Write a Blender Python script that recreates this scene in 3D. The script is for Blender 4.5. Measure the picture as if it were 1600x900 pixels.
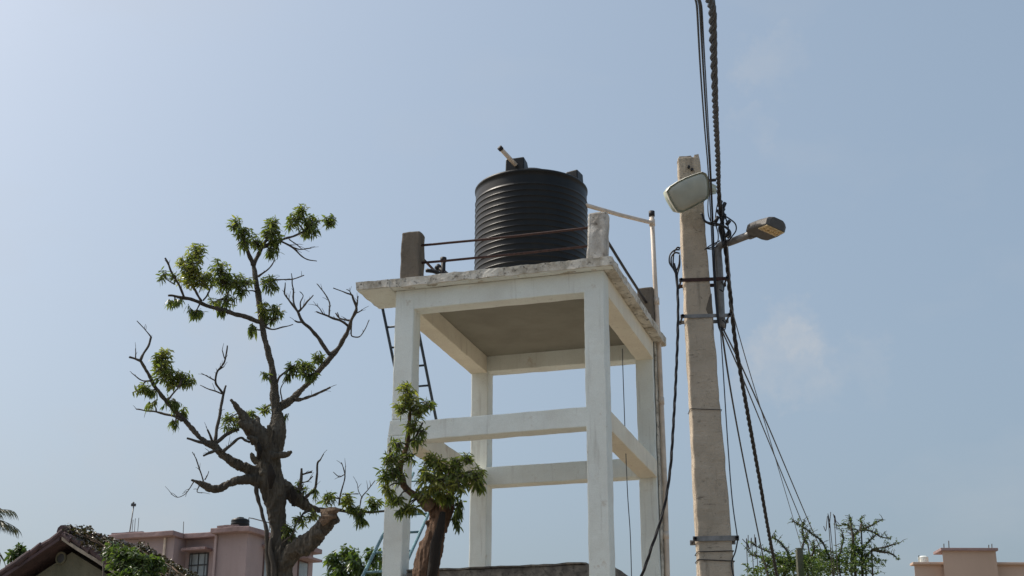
import bpy, bmesh, math, random
from mathutils import Vector, Matrix, noise, kdtree
R = math.radians
sc = bpy.context.scene
C = bpy.context.collection
for o in list(bpy.data.objects): bpy.data.objects.remove(o)

# ------------------------------------------------------------------ camera
F, TH, RO, EYE = 2200.0, 0.3429, 0.0023, 1.6
fwd = Vector((0, math.cos(TH), math.sin(TH)))
r0, u0 = Vector((1, 0, 0)), Vector((0, -math.sin(TH), math.cos(TH)))
rgt = r0*math.cos(RO) + u0*math.sin(RO)
upv = -r0*math.sin(RO) + u0*math.cos(RO)
cd = bpy.data.cameras.new('camera'); cam = bpy.data.objects.new('camera', cd); C.objects.link(cam)
M = Matrix((rgt, upv, -fwd)).transposed().to_4x4(); M.translation = (0, 0, EYE)
cam.matrix_world = M
cd.sensor_width = 36; cd.lens = F/1600*36; cd.clip_start = 0.05; cd.clip_end = 5000
sc.camera = cam
sc.render.resolution_x, sc.render.resolution_y = 1024, 576

# ------------------------------------------------------------------ light
SUN_AZ = Vector((-math.sin(R(71)), math.cos(R(71)))).normalized()      # hazy sun behind the tower, to the left
SUN_EL = R(50)
sd = Vector((SUN_AZ.x*math.cos(SUN_EL), SUN_AZ.y*math.cos(SUN_EL), math.sin(SUN_EL)))
sl = bpy.data.lights.new('sun', 'SUN'); sl.energy = 3.4; sl.angle = R(1.0); sl.color = (1, .93, .82)
so = bpy.data.objects.new('sun', sl); C.objects.link(so)
so.rotation_euler = sd.to_track_quat('Z', 'Y').to_euler(); so.location = (0, 0, 40)
w = bpy.data.worlds.new('World'); sc.world = w; w.use_nodes = True
nt = w.node_tree; N = nt.nodes; Lk = nt.links; N.clear()
wo = N.new('ShaderNodeOutputWorld'); bg = N.new('ShaderNodeBackground'); bg.inputs[1].default_value = 0.15
sk = N.new('ShaderNodeTexSky'); sk.sky_type = 'NISHITA'; sk.sun_disc = False
sk.sun_elevation = SUN_EL; sk.sun_rotation = math.atan2(SUN_AZ.x, SUN_AZ.y)
sk.altitude = 0; sk.air_density = 1.0; sk.dust_density = 7.0; sk.ozone_density = 3.0
# thin haze and faint cloud wisps over the whole sky
tc = N.new('ShaderNodeTexCoord')
mp = N.new('ShaderNodeMapping'); mp.inputs['Scale'].default_value = (1, 1, 2.2); mp.inputs['Location'].default_value = (.35, .1, .2)
cn = N.new('ShaderNodeTexNoise'); cn.inputs['Scale'].default_value = 5.0; cn.inputs['Detail'].default_value = 6; cn.inputs['Roughness'].default_value = .55
cr = N.new('ShaderNodeValToRGB'); cr.color_ramp.elements[0].position = .54; cr.color_ramp.elements[1].position = .80
cr.color_ramp.elements[0].color = (0, 0, 0, 1); cr.color_ramp.elements[1].color = (.22, .22, .22, 1)
hz = N.new('ShaderNodeMixRGB'); hz.inputs[0].default_value = .32; hz.inputs[2].default_value = (3.42, 4.45, 5.0, 1)
cm = N.new('ShaderNodeMixRGB'); cm.inputs[2].default_value = (3.6, 3.75, 3.95, 1)
Lk.new(tc.outputs['Generated'], mp.inputs[0]); Lk.new(mp.outputs[0], cn.inputs['Vector']); Lk.new(cn.outputs['Fac'], cr.inputs[0])
nrmz = N.new('ShaderNodeVectorMath'); nrmz.operation = 'NORMALIZE'; Lk.new(tc.outputs['Generated'], nrmz.inputs[0])
fine = N.new('ShaderNodeTexNoise'); fine.inputs['Scale'].default_value = 14; fine.inputs['Detail'].default_value = 7; fine.inputs['Roughness'].default_value = .6
Lk.new(nrmz.outputs[0], fine.inputs['Vector'])
wn = N.new('ShaderNodeTexNoise'); wn.inputs['Scale'].default_value = 22; wn.inputs['Detail'].default_value = 6; wn.inputs['Roughness'].default_value = .65; Lk.new(nrmz.outputs[0], wn.inputs['Vector'])
ws = N.new('ShaderNodeVectorMath'); ws.operation = 'SUBTRACT'; ws.inputs[1].default_value = (.5, .5, .5); Lk.new(wn.outputs['Color'], ws.inputs[0])
wm = N.new('ShaderNodeVectorMath'); wm.operation = 'SCALE'; wm.inputs['Scale'].default_value = .11; Lk.new(ws.outputs[0], wm.inputs[0])
wd_ = N.new('ShaderNodeVectorMath'); wd_.operation = 'ADD'; Lk.new(nrmz.outputs[0], wd_.inputs[0]); Lk.new(wm.outputs[0], wd_.inputs[1])
warp = N.new('ShaderNodeVectorMath'); warp.operation = 'NORMALIZE'; Lk.new(wd_.outputs[0], warp.inputs[0])
fr_ramp = N.new('ShaderNodeMapRange'); fr_ramp.inputs[1].default_value = .36; fr_ramp.inputs[2].default_value = .72; Lk.new(fine.outputs['Fac'], fr_ramp.inputs[0])
acc = cr.outputs[0]
for (cx_, cy_, rad_, amt) in ((1228, 566, 80, .62), (1248, 540, 34, .35), (1192, 208, 38, .45), (1215, 85, 55, .30), (1345, 585, 55, .30), (330, 560, 110, .30), (150, 800, 160, .3)):
    dv_ = (fwd+rgt*((cx_-800)/F)-upv*((cy_-450)/F)).normalized()
    dt = N.new('ShaderNodeVectorMath'); dt.operation = 'DOT_PRODUCT'; dt.inputs[1].default_value = dv_; Lk.new(warp.outputs[0], dt.inputs[0])
    mr = N.new('ShaderNodeMapRange'); mr.interpolation_type = 'SMOOTHSTEP'; mr.inputs[1].default_value = math.cos(rad_/F*1.25); mr.inputs[2].default_value = math.cos(rad_/F*.15); mr.inputs[4].default_value = amt
    Lk.new(dt.outputs['Value'], mr.inputs[0])
    mu = N.new('ShaderNodeMath'); mu.operation = 'MULTIPLY'; Lk.new(mr.outputs[0], mu.inputs[0]); Lk.new(fr_ramp.outputs[0], mu.inputs[1])
    ad_ = N.new('ShaderNodeMath'); ad_.operation = 'ADD'; ad_.use_clamp = True; Lk.new(acc, ad_.inputs[0]); Lk.new(mu.outputs[0], ad_.inputs[1]); acc = ad_.outputs[0]
Lk.new(sk.outputs[0], hz.inputs[1]); Lk.new(hz.outputs[0], cm.inputs[1]); Lk.new(acc, cm.inputs[0])
Lk.new(cm.outputs[0], bg.inputs[0]); Lk.new(bg.outputs[0], wo.inputs[0])
sc.view_settings.view_transform = 'Standard'; sc.view_settings.look = 'None'
sc.view_settings.exposure = 0.0; sc.view_settings.gamma = 1.0; sc.view_settings.use_curve_mapping = False
sc.render.engine = 'CYCLES'; sc.cycles.samples = 96
try: sc.cycles.use_denoising = True
except Exception: pass

# ------------------------------------------------------------------ helpers
rnd = random.Random(7)
def ray(px, py):
    X, Y = (px-800)/F, (py-450)/F
    return fwd + rgt*X - upv*Y
def at(px, py, Y):                      # the point of the place seen at a photo pixel, Y metres away
    d = ray(px, py); return Vector((0, 0, EYE)) + d*(Y/d.y)
def hit(px, py, P0, n):
    d = ray(px, py); o = Vector((0, 0, EYE)); return o + d*((P0-o).dot(n)/d.dot(n))
def pxw(P, npx):                        # metres spanned by npx photo pixels at P
    return npx*(P-Vector((0, 0, EYE))).dot(fwd)/F
class MB:
    def __init__(s): s.v = []; s.f = []; s.t = []
    def add(s, vs, fs, tint=0.0):
        o = len(s.v); s.v += [Vector(x) for x in vs]
        for f in fs: s.f.append([o+i for i in f]); s.t.append(tint)
    def box(s, lo, hi, M=None):
        x0, y0, z0 = lo; x1, y1, z1 = hi
        vs = [Vector(p) for p in ((x0,y0,z0),(x1,y0,z0),(x1,y1,z0),(x0,y1,z0),(x0,y0,z1),(x1,y0,z1),(x1,y1,z1),(x0,y1,z1))]
        if M: vs = [M @ p for p in vs]
        s.add(vs, [(0,3,2,1),(4,5,6,7),(0,1,5,4),(1,2,6,5),(2,3,7,6),(3,0,4,7)])
    def hexa(s, c, n=(2,2,8), amp=0.0, fr=4.0, seed=0):
        # lattice-surfaced block from 8 corners (bottom ring then top ring), slightly uneven
        c = [Vector(p) for p in c]; nx, ny, nz = n; idx = {}; vs = []; fs = []
        def P(i, j, k):
            if (i,j,k) in idx: return idx[(i,j,k)]
            a, b, g = i/nx, j/ny, k/nz
            lo = (c[0]*(1-a)+c[1]*a)*(1-b) + (c[3]*(1-a)+c[2]*a)*b
            hi = (c[4]*(1-a)+c[5]*a)*(1-b) + (c[7]*(1-a)+c[6]*a)*b
            p = lo*(1-g)+hi*g
            if amp: p = p + noise.noise_vector(p*fr+Vector((seed*3.1, 0, 0)))*amp + noise.noise_vector(p*fr*4+Vector((0, seed*2.3, 0)))*amp*.35
            idx[(i,j,k)] = len(vs); vs.append(p); return idx[(i,j,k)]
        for i in range(nx):
            for j in range(ny):
                fs.append((P(i,j,0),P(i,j+1,0),P(i+1,j+1,0),P(i+1,j,0))); fs.append((P(i,j,nz),P(i+1,j,nz),P(i+1,j+1,nz),P(i,j+1,nz)))
        for i in range(nx):
            for k in range(nz):
                fs.append((P(i,0,k),P(i+1,0,k),P(i+1,0,k+1),P(i,0,k+1))); fs.append((P(i,ny,k),P(i,ny,k+1),P(i+1,ny,k+1),P(i+1,ny,k)))
        for j in range(ny):
            for k in range(nz):
                fs.append((P(0,j,k),P(0,j,k+1),P(0,j+1,k+1),P(0,j+1,k))); fs.append((P(nx,j,k),P(nx,j+1,k),P(nx,j+1,k+1),P(nx,j,k+1)))
        s.add(vs, fs)
    def tube(s, pts, rad, seg=8, caps=True):
        pts = [Vector(p) for p in pts]; n = len(pts)
        rr = rad if isinstance(rad, (list, tuple)) else [rad]*n
        T = []
        for i in range(n):
            d = (pts[min(i+1,n-1)]-pts[max(i-1,0)]); T.append(d.normalized() if d.length > 1e-9 else Vector((0,0,1)))
        a = Vector((0,0,1)) if abs(T[0].z) < .9 else Vector((1,0,0))
        X = T[0].cross(a).normalized(); vs = []; fs = []
        for i in range(n):
            X = (X - T[i]*X.dot(T[i])).normalized(); Yv = T[i].cross(X)
            for k in range(seg):
                q = 2*math.pi*k/seg; vs.append(pts[i] + (X*math.cos(q)+Yv*math.sin(q))*rr[i])
        for i in range(n-1):
            for k in range(seg):
                k2 = (k+1) % seg; fs.append((i*seg+k, i*seg+k2, (i+1)*seg+k2, (i+1)*seg+k))
        if caps: fs.append(tuple(range(seg-1,-1,-1))); fs.append(tuple((n-1)*seg+k for k in range(seg)))
        s.add(vs, fs)
    def lathe(s, prof, c, seg=72, cap=True):
        c = Vector(c); vs = []; fs = []
        for (r, z) in prof:
            for k in range(seg):
                q = 2*math.pi*k/seg; vs.append(c+Vector((r*math.cos(q), r*math.sin(q), z)))
        m = len(prof)
        for i in range(m-1):
            for k in range(seg):
                k2 = (k+1) % seg; fs.append((i*seg+k, i*seg+k2, (i+1)*seg+k2, (i+1)*seg+k))
        if cap: fs.append(tuple(range(seg-1,-1,-1))); fs.append(tuple((m-1)*seg+k for k in range(seg)))
        s.add(vs, fs)
    def prism(s, outline, dvec, bulge=None):
        # closed outline extruded along dvec
        n = len(outline); vs = [Vector(p) for p in outline]+[Vector(p)+dvec for p in outline]
        s.add(vs, [tuple(range(n)), tuple(range(2*n-1, n-1, -1))]+[(i, (i+1) % n+0, (i+1) % n+n, i+n)[::-1] for i in range(n)])
    def leaf(s, p, d, L, W, tint, droop=.25):
        d = d.normalized(); sd_ = d.cross(Vector((0,0,1)))
        if sd_.length < .05: sd_ = Vector((1,0,0))
        sd_.normalize(); sd_ = (sd_*math.cos(tint*9)+d.cross(sd_)*math.sin(tint*9)*.7).normalized(); nn = sd_.cross(d)
        g = Vector((0,0,-1))
        c1 = p+d*L*.33+g*L*droop*.08; c2 = p+d*L*.68+g*L*droop*.38; t = p+d*L*.97+g*L*droop
        s.add([p, c1+sd_*W*.5+nn*W*.12, c1, c1-sd_*W*.5+nn*W*.12, c2+sd_*W*.42+nn*W*.1, c2, c2-sd_*W*.42+nn*W*.1, t],
              [(0,2,1),(0,3,2),(1,2,5,4),(2,3,6,5),(4,5,7),(5,6,7)], tint)
    def build(s, name, mat, parent=None, smooth=False, bevel=0, kind=None, fix=True):
        off = Vector((0,0,0)); q = parent
        while q is not None: off += q.location; q = q.parent
        me = bpy.data.meshes.new(name); me.from_pydata([tuple(p-off) for p in s.v], [], s.f)
        if any(s.t):
            at_ = me.attributes.new('tint', 'FLOAT', 'FACE'); at_.data.foreach_set('value', s.t)
        if fix:
            bm = bmesh.new(); bm.from_mesh(me); bmesh.ops.recalc_face_normals(bm, faces=bm.faces); bm.to_mesh(me); bm.free()
        if smooth: me.polygons.foreach_set('use_smooth', [True]*len(me.polygons))
        me.materials.append(MAT[mat]); me.update()
        o = bpy.data.objects.new(name, me); C.objects.link(o); o.parent = parent
        if bevel:
            b = o.modifiers.new('bevel', 'BEVEL'); b.width = bevel; b.segments = 2; b.limit_method = 'ANGLE'; b.angle_limit = R(45)
        if kind: o['kind'] = kind
        return o
def tag(o, label=None, cat=None, group=None, kind=None):
    if label: o['label'] = label
    if cat: o['category'] = cat
    if group: o['group'] = group
    if kind: o['kind'] = kind
    return o
def thing(name, label, cat, loc, group=None):
    o = bpy.data.objects.new(name, None); C.objects.link(o); o.location = loc; o.empty_display_size = .1
    return tag(o, label, cat, group)
def spline(pts, n=6):
    pts = [Vector(p) for p in pts]
    if len(pts) < 3: return [pts[0].lerp(pts[-1], i/n) for i in range(n+1)]
    P = [pts[0]*2-pts[1]]+pts+[pts[-1]*2-pts[-2]]; out = []
    for i in range(1, len(P)-2):
        a, b, c, d = P[i-1:i+3]
        for k in range(n):
            t = k/n; out.append(.5*((2*b)+(c-a)*t+(2*a-5*b+4*c-d)*t*t+(3*b-a-3*c+d)*t**3))
    out.append(pts[-1]); return out

# ------------------------------------------------------------------ materials
MAT = {}
def nmat(name):
    m = bpy.data.materials.new(name); m.use_nodes = True; MAT[name] = m
    t = m.node_tree; b = t.nodes['Principled BSDF']; return m, t, b
def nz(t, scale, detail=5, rough=.6, stretch=None, coord='Object'):
    tc = t.nodes.new('ShaderNodeTexCoord'); n = t.nodes.new('ShaderNodeTexNoise')
    n.inputs['Scale'].default_value = scale; n.inputs['Detail'].default_value = detail; n.inputs['Roughness'].default_value = rough
    if stretch:
        mp = t.nodes.new('ShaderNodeMapping'); mp.inputs['Scale'].default_value = stretch
        t.links.new(tc.outputs[coord], mp.inputs[0]); t.links.new(mp.outputs[0], n.inputs['Vector'])
    else: t.links.new(tc.outputs[coord], n.inputs['Vector'])
    return n.outputs['Fac']
def ramp(t, fac, stops):
    r = t.nodes.new('ShaderNodeValToRGB'); e = r.color_ramp.elements
    while len(e) > 1: e.remove(e[-1])
    e[0].position = stops[0][0]; c = stops[0][1]; e[0].color = (*c, 1) if len(c) == 3 else c
    for p, c in stops[1:]:
        k = e.new(p); k.color = (*c, 1)
    t.links.new(fac, r.inputs[0]); return r.outputs[0]
def mixc(t, fac, a, b, mode='MIX'):
    m = t.nodes.new('ShaderNodeMixRGB'); m.blend_type = mode
    for i, x in enumerate((fac, a, b)):
        if isinstance(x, (int, float)): m.inputs[i].default_value = x
        elif isinstance(x, tuple): m.inputs[i].default_value = (*x, 1)
        else: t.links.new(x, m.inputs[i])
    return m.outputs[0]
def bump(t, b, h, strength=.3, dist=.02):
    n = t.nodes.new('ShaderNodeBump'); n.inputs['Strength'].default_value = strength; n.inputs['Distance'].default_value = dist
    t.links.new(h, n.inputs['Height']); t.links.new(n.outputs[0], b.inputs['Normal'])
def simple(name, col, rough=.6, metal=0, var=.25, scale=12, bmp=.1):
    m, t, b = nmat(name)
    n = nz(t, scale)
    lo = tuple(c*(1-var) for c in col); hi = tuple(min(1, c*(1+var)) for c in col)
    t.links.new(ramp(t, n, [(.3, lo), (.7, hi)]), b.inputs['Base Color'])
    b.inputs['Roughness'].default_value = rough; b.inputs['Metallic'].default_value = metal
    if bmp: bump(t, b, nz(t, scale*4), bmp, .01)
    return m
def worn(name, base, dirt, dark, d_amt=(.45, .68), k_amt=(.6, .75), scale=3, fine=22, rough=.9, bstr=.35, streak=(1, 1, .25)):
    m, t, b = nmat(name)
    a = ramp(t, nz(t, scale, 6, .6, streak), [(d_amt[0], (0,0,0)), (d_amt[1], (1,1,1))])
    c = mixc(t, a, base, dirt)
    k = ramp(t, nz(t, fine, 8, .7), [(k_amt[0], (0,0,0)), (k_amt[1], (1,1,1))])
    c = mixc(t, k, c, dark)
    g = ramp(t, nz(t, 90, 3, .7), [(.3, (.88,.88,.88)), (.7, (1.06,1.06,1.06))])
    c = mixc(t, 1.0, c, g, 'MULTIPLY')
    t.links.new(c, b.inputs['Base Color']); b.inputs['Roughness'].default_value = rough
    bump(t, b, nz(t, fine*1.5, 8, .7), bstr, .015)
    return m
def limewash(name, tint=(1,1,1)):
    m, t, b = nmat(name)
    c = mixc(t, ramp(t, nz(t, 1.6, 6, .6), [(.40, (0,0,0)), (.72, (1,1,1))]), (.78,.825,.79), (.68,.70,.655))
    c = mixc(t, ramp(t, nz(t, 6, 5, .6, (2.2, 2.2, .16)), [(.58, (0,0,0)), (.80, (.7,.7,.7))]), c, (.45,.445,.41))      # rain streaks
    c = mixc(t, ramp(t, nz(t, 4.5, 7, .7), [(.62, (0,0,0)), (.70, (.75,.75,.75))]), c, (.56,.53,.46))                    # patched plaster
    c = mixc(t, ramp(t, nz(t, 26, 8, .75), [(.66, (0,0,0)), (.74, (.85,.85,.85))]), c, (.30,.28,.24))                     # flaked spots
    c = mixc(t, 1.0, c, ramp(t, nz(t, 90, 3, .7), [(.3, (.92,.92,.92)), (.7, (1.04,1.04,1.04))]), 'MULTIPLY')
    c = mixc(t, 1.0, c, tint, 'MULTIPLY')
    t.links.new(c, b.inputs['Base Color']); b.inputs['Roughness'].default_value = .92
    bump(t, b, nz(t, 18, 9, .7), .45, .02)
limewash('whitewash'); limewash('whitewash_warmlit', (1.05,.945,.835))  # second copy for the side beams, warm light tinted into its colour
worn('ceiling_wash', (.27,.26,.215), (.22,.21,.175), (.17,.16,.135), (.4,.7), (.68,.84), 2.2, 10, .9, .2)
worn('slab_edge', (.68,.65,.58), (.40,.36,.29), (.09,.08,.065), (.46,.64), (.545,.67), 5, 16, .95, .9, (1,1,1))
worn('beam_top_grime', (.22,.20,.17), (.10,.09,.08), (.04,.04,.035), (.4,.6), (.5,.68), 5, 16, .95, .6, (1,1,1))
worn('post_dark', (.17,.145,.115), (.12,.10,.08), (.06,.05,.045), (.4,.65), (.58,.75), 4, 18, .95, .6)
worn('post_flaky', (.58,.56,.52), (.36,.33,.29), (.12,.10,.08), (.40,.60), (.57,.68), 6, 17, .95, .8, (1,1,.6))
def polemat():
    m, t, b = nmat('pole_concrete')
    c = mixc(t, ramp(t, nz(t, 2.2, 7, .65), [(.36, (0,0,0)), (.66, (1,1,1))]), (.57,.48,.375), (.40,.335,.255))
    c = mixc(t, ramp(t, nz(t, 5, 6, .7, (2.5, 2.5, .35)), [(.56, (0,0,0)), (.72, (.8,.8,.8))]), c, (.25,.21,.165))     # run-off stains
    c = mixc(t, ramp(t, nz(t, 3.2, 8, .75, (1.2, 1.2, 6)), [(.61, (0,0,0)), (.66, (.85,.85,.85))]), c, (.20,.165,.13))  # formwork cracks
    c = mixc(t, ramp(t, nz(t, 22, 8, .75), [(.58, (0,0,0)), (.70, (.9,.9,.9))]), c, (.17,.14,.11))                       # pits
    t.links.new(c, b.inputs['Base Color']); b.inputs['Roughness'].default_value = .95
    bump(t, b, mixc(t, .5, nz(t, 30, 9, .75), nz(t, 3.2, 8, .75, (1.2, 1.2, 6))), .9, .03)
polemat()
worn('tank_plastic', (.007,.008,.009), (.016,.016,.015), (.045,.04,.033), (.48,.72), (.70,.86), 3, 9, .42, .05, (1,1,.35)).node_tree.nodes['Principled BSDF'].inputs['Specular IOR Level'].default_value = .30
simple('pvc', (.60,.51,.42), .5, 0, .2, 6, .05)
simple('rust_iron', (.055,.026,.021), .75, .2, .45, 25, .3)
simple('dark_iron', (.03,.028,.03), .6, .4, .4, 25, .2)
simple('blue_paint', (.035,.055,.085), .5, .1, .3, 20, .1)
simple('teal_paint', (.13,.25,.30), .5, .1, .3, 20, .1)
simple('cable', (.012,.013,.017), .55, 0, .2, 30, .05)
simple('wire_grey', (.05,.055,.065), .5, 0, .2, 30, 0)
simple('galv', (.22,.215,.21), .55, .55, .3, 18, .15)
simple('lamp_body', (.085,.08,.075), .5, .3, .2, 20, .1)
simple('led_glass', (.75,.58,.33), .2, 0, .2, 40, 0)
simple('led_chip', (.48,.34,.15), .4, 0, .3, 40, 0)
simple('fixture_shell', (.42,.46,.37), .5, 0, .12, 8, .05)
simple('fixture_lens', (.40,.40,.33), .35, 0, .15, 6, .05)
simple('fixture_rim', (.80,.77,.66), .5, 0, .12, 8, .05)
worn('pink_wall', (.37,.295,.292), (.31,.245,.242), (.20,.16,.155), (.40,.66), (.60,.80), .7, 2.2, .9, .1, (1.5,1.5,.3))
worn('pink_trim', (.33,.235,.23), (.24,.17,.165), (.14,.10,.09), (.4,.7), (.58,.8), 1.5, 6, .9, .2, (1,1,1))
simple('dark_frame', (.05,.055,.06), .6, 0, .3, 10, .1)
simple('grille_brown', (.10,.06,.055), .7, 0, .3, 10, .1)
simple('glass_pane', (.25,.29,.31), .15, 0, .3, 1.5, 0)
worn('tan_wall', (.50,.375,.30), (.43,.32,.25), (.33,.24,.18), (.4,.7), (.62,.8), .4, 3, .9, .1)
worn('roof_tile', (.085,.055,.06), (.06,.045,.05), (.03,.025,.028), (.4,.7), (.55,.75), 2, 9, .9, .6, (1,1,1))
worn('old_plaster', (.17,.165,.12), (.11,.11,.075), (.06,.06,.04), (.35,.65), (.55,.75), 2, 9, .95, .4)
simple('barge_board', (.30,.26,.21), .8, 0, .3, 6, .2)
simple('dry_litter', (.15,.10,.065), .95, 0, .5, 9, .2)
worn('earth', (.32,.265,.20), (.24,.195,.14), (.12,.12,.07), (.4,.62), (.55,.7), .15, 1.2, 1.0, .4, (1,1,1))
worn('road', (.11,.105,.10), (.09,.085,.08), (.06,.055,.05), (.4,.62), (.55,.7), .4, 8, .95, .4, (1,1,1))
worn('mossy_post', (.13,.125,.11), (.07,.09,.04), (.05,.06,.03), (.4,.6), (.55,.75), 4, 18, .95, .5)
def barkmat(name, a, b_, c_):
    m, t, b = nmat(name)
    n1 = nz(t, 13, 9, .75, (1.7, 1.7, .25)); n2 = nz(t, 2.3, 5, .6)
    col = ramp(t, n1, [(.30, c_), (.5, b_), (.72, a)])
    col = mixc(t, ramp(t, n2, [(.45, (0,0,0)), (.65, (1,1,1))]), col, tuple(x*.72 for x in b_))
    t.links.new(col, b.inputs['Base Color']); b.inputs['Roughness'].default_value = .95
    bump(t, b, mixc(t, .5, nz(t, 30, 9, .8, (1.6, 1.6, .22)), nz(t, 11, 6, .7, (1.4, 1.4, .3))), 1.0, .07)
barkmat('bark', (.21,.185,.148), (.10,.086,.067), (.022,.019,.015))
barkmat('bark_limb', (.18,.158,.13), (.095,.081,.067), (.034,.029,.024))
barkmat('bark_red', (.29,.175,.11), (.18,.105,.066), (.045,.028,.02))
barkmat('bark_hollow', (.03,.02,.014), (.02,.014,.01), (.01,.008,.006))
barkmat('bark_cut', (.36,.25,.17), (.22,.15,.10), (.08,.055,.04))
barkmat('bark_stub', (.17,.13,.10), (.10,.075,.055), (.03,.022,.017))
simple('twig', (.075,.06,.05), .9, 0, .3, 10, .1)
def leafmat(name, a, b_, c_, trans=.35):
    m, t, b = nmat(name)
    an = t.nodes.new('ShaderNodeAttribute'); an.attribute_name = 'tint'
    col = ramp(t, an.outputs['Fac'], [(0, a), (.55, b_), (1, c_)])
    t.links.new(col, b.inputs['Base Color']); b.inputs['Roughness'].default_value = .36
    tr = t.nodes.new('ShaderNodeBsdfTranslucent'); t.links.new(mixc(t, 1.0, col, (1.5, 1.6, .6), 'MULTIPLY'), tr.inputs[0])
    mx = t.nodes.new('ShaderNodeMixShader'); mx.inputs[0].default_value = trans
    t.links.new(b.outputs[0], mx.inputs[1]); t.links.new(tr.outputs[0], mx.inputs[2])
    t.links.new(mx.outputs[0], t.nodes['Material Output'].inputs[0])
leafmat('leaf', (.066,.098,.040), (.145,.180,.055), (.30,.30,.095), .5)
leafmat('leaf_bush', (.045,.08,.03), (.085,.13,.042), (.15,.19,.07), .42)
leafmat('leaf_dry', (.035,.040,.016), (.058,.050,.027), (.085,.062,.042), .15)
leafmat('leaf_palm', (.03,.04,.025), (.05,.058,.035), (.08,.08,.05), .2)

# ------------------------------------------------------------------ ground
g = MB(); n = 24; ext = 1500
xs = [((i/n)*2-1) for i in range(n+1)]
vs = [(math.copysign(abs(x)**2.2, x)*ext, math.copysign(abs(y)**2.2, y)*ext, 0) for y in xs for x in xs]
g.add(vs, [(j*(n+1)+i, j*(n+1)+i+1, (j+1)*(n+1)+i+1, (j+1)*(n+1)+i) for j in range(n) for i in range(n)])
tag(g.build('ground', 'earth', fix=False), kind='structure')
g = MB(); g.add([(-60,-3,.004),(60,-3,.004),(60,9.6,.004),(-60,9.6,.004)], [(0,1,2,3)])
tag(g.build('road', 'road', fix=False), kind='structure')

# ------------------------------------------------------------------ water tower frame
PSI, TX, TY, W, D, A = -0.295, -1.498, 17.1058, 2.75, 3.3114, 0.2568
cP, sP = math.cos(PSI), math.sin(PSI)
def T(u, v, h): return Vector((TX+u*cP-v*sP, TY+u*sP+v*cP, h))
def TM(): 
    m = Matrix(((cP, -sP, 0), (sP, cP, 0), (0, 0, 1))).to_4x4(); m.translation = (TX, TY, 0); return m
def Tu(px, py, u): return hit(px, py, T(u, 0, 0), Vector((cP, sP, 0)))
def Tv(px, py, v): return hit(px, py, T(0, v, 0), Vector((-sP, cP, 0)))
tower = thing('water_tower', 'white painted concrete tower frame with four columns carrying the black tank', 'tower', T(W/2, D/2, 0))
def tblock(name, mat, u, v, h, n=(3,3,8), amp=.006, bev=.012, shear=None, seed=0, parent=None, fr=4.0):
    (u0_, u1), (v0, v1), (h0, h1) = u, v, h
    s0 = s1 = (0, 0)
    if shear: s0, s1 = shear
    c = [T(u0_+s0[0], v0+s0[1], h0), T(u1+s0[0], v0+s0[1], h0), T(u1+s0[0], v1+s0[1], h0), T(u0_+s0[0], v1+s0[1], h0),
         T(u0_+s1[0], v0+s1[1], h1), T(u1+s1[0], v0+s1[1], h1), T(u1+s1[0], v1+s1[1], h1), T(u0_+s1[0], v1+s1[1], h1)]
    m = MB(); m.hexa(c, n, amp, fr, seed); return m.build(name, mat, parent or tower, bevel=bev)
HS, HB, MT, MBt = 7.666, 7.396, 5.93, 5.685
# columns: each one mesh, lower lift cast a little off the upper one
def column(u, v, lows, seed):
    m = MB()
    for (h0, h1, d0, d1) in lows:
        c = []
        for h, d in ((h0, d0), (h1, d1)):
            c += [T(u+d[0]-d[2], v+d[1]-d[2], h), T(u+A+d[0]+d[2], v+d[1]-d[2], h), T(u+A+d[0]+d[2], v+A+d[1]+d[2], h), T(u+d[0]-d[2], v+A+d[1]+d[2], h)]
        m.hexa(c, (4, 4, max(4, int((h1-h0)*16))), .006, 4.0, seed)
    return m.build('column', 'whitewash', tower, bevel=.014)
column(0, 0, [(0, MBt+.06, (-.095,-.01,.0), (-.055,-.008,.0)), (MBt+.06, MT+.02, (-.05,-.004,.002), (-.02,-.004,.002)), (MT+.02, HS, (-.004,0,0), (0,0,0))], 1)
column(W-A, 0, [(0, HS, (.014,0,.002), (-.004,0,0))], 2)
column(0, D-A, [(0, HS, (.0,0,0), (.014,0,.0))], 3)
column(W-A, D-A, [(0, HS, (0,0,0), (-.012,0,0))], 4)
e = .004
def beamx(v, h, seed, dz=(0,0), mat='whitewash'):
    c = [T(A-.01, v[0], h[0]+dz[0]), T(W-A+.01, v[0], h[0]+dz[1]), T(W-A+.01, v[1], h[0]+dz[1]), T(A-.01, v[1], h[0]+dz[0]),
         T(A-.01, v[0], h[1]+dz[0]), T(W-A+.01, v[0], h[1]+dz[1]), T(W-A+.01, v[1], h[1]+dz[1]), T(A-.01, v[1], h[1]+dz[0])]
    m = MB(); m.hexa(c, (44, 4, 4), .006, 4.0, seed); return m.build('beam', mat, tower, bevel=.010)
def beamy(u, h, seed, dz=(0,0), mat='whitewash'):
    c = [T(u[0], A-.01, h[0]+dz[0]), T(u[1], A-.01, h[0]+dz[0]), T(u[1], D-A+.01, h[0]+dz[1]), T(u[0], D-A+.01, h[0]+dz[1]),
         T(u[0], A-.01, h[1]+dz[0]), T(u[1], A-.01, h[1]+dz[0]), T(u[1], D-A+.01, h[1]+dz[1]), T(u[0], D-A+.01, h[1]+dz[1])]
    m = MB(); m.hexa(c, (4, 44, 4), .006, 4.0, seed); return m.build('beam', mat, tower, bevel=.010)
beamx((e, A-e), (HB, HS-.003), 11, (.0, .0)); beamx((D-A+e, D-e), (HB+.02, HS-.003), 12)
beamy((e, A-e), (HB, HS-.003), 13, (0,0), 'whitewash_warmlit'); beamy((W-A+e, W-e), (HB, HS-.003), 14, (0,0), 'whitewash_warmlit')
beamx((e, A-e), (MBt, MT), 15, (-.01, .01)); beamx((D-A+e, D-e), (5.72, 5.985), 16)
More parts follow.
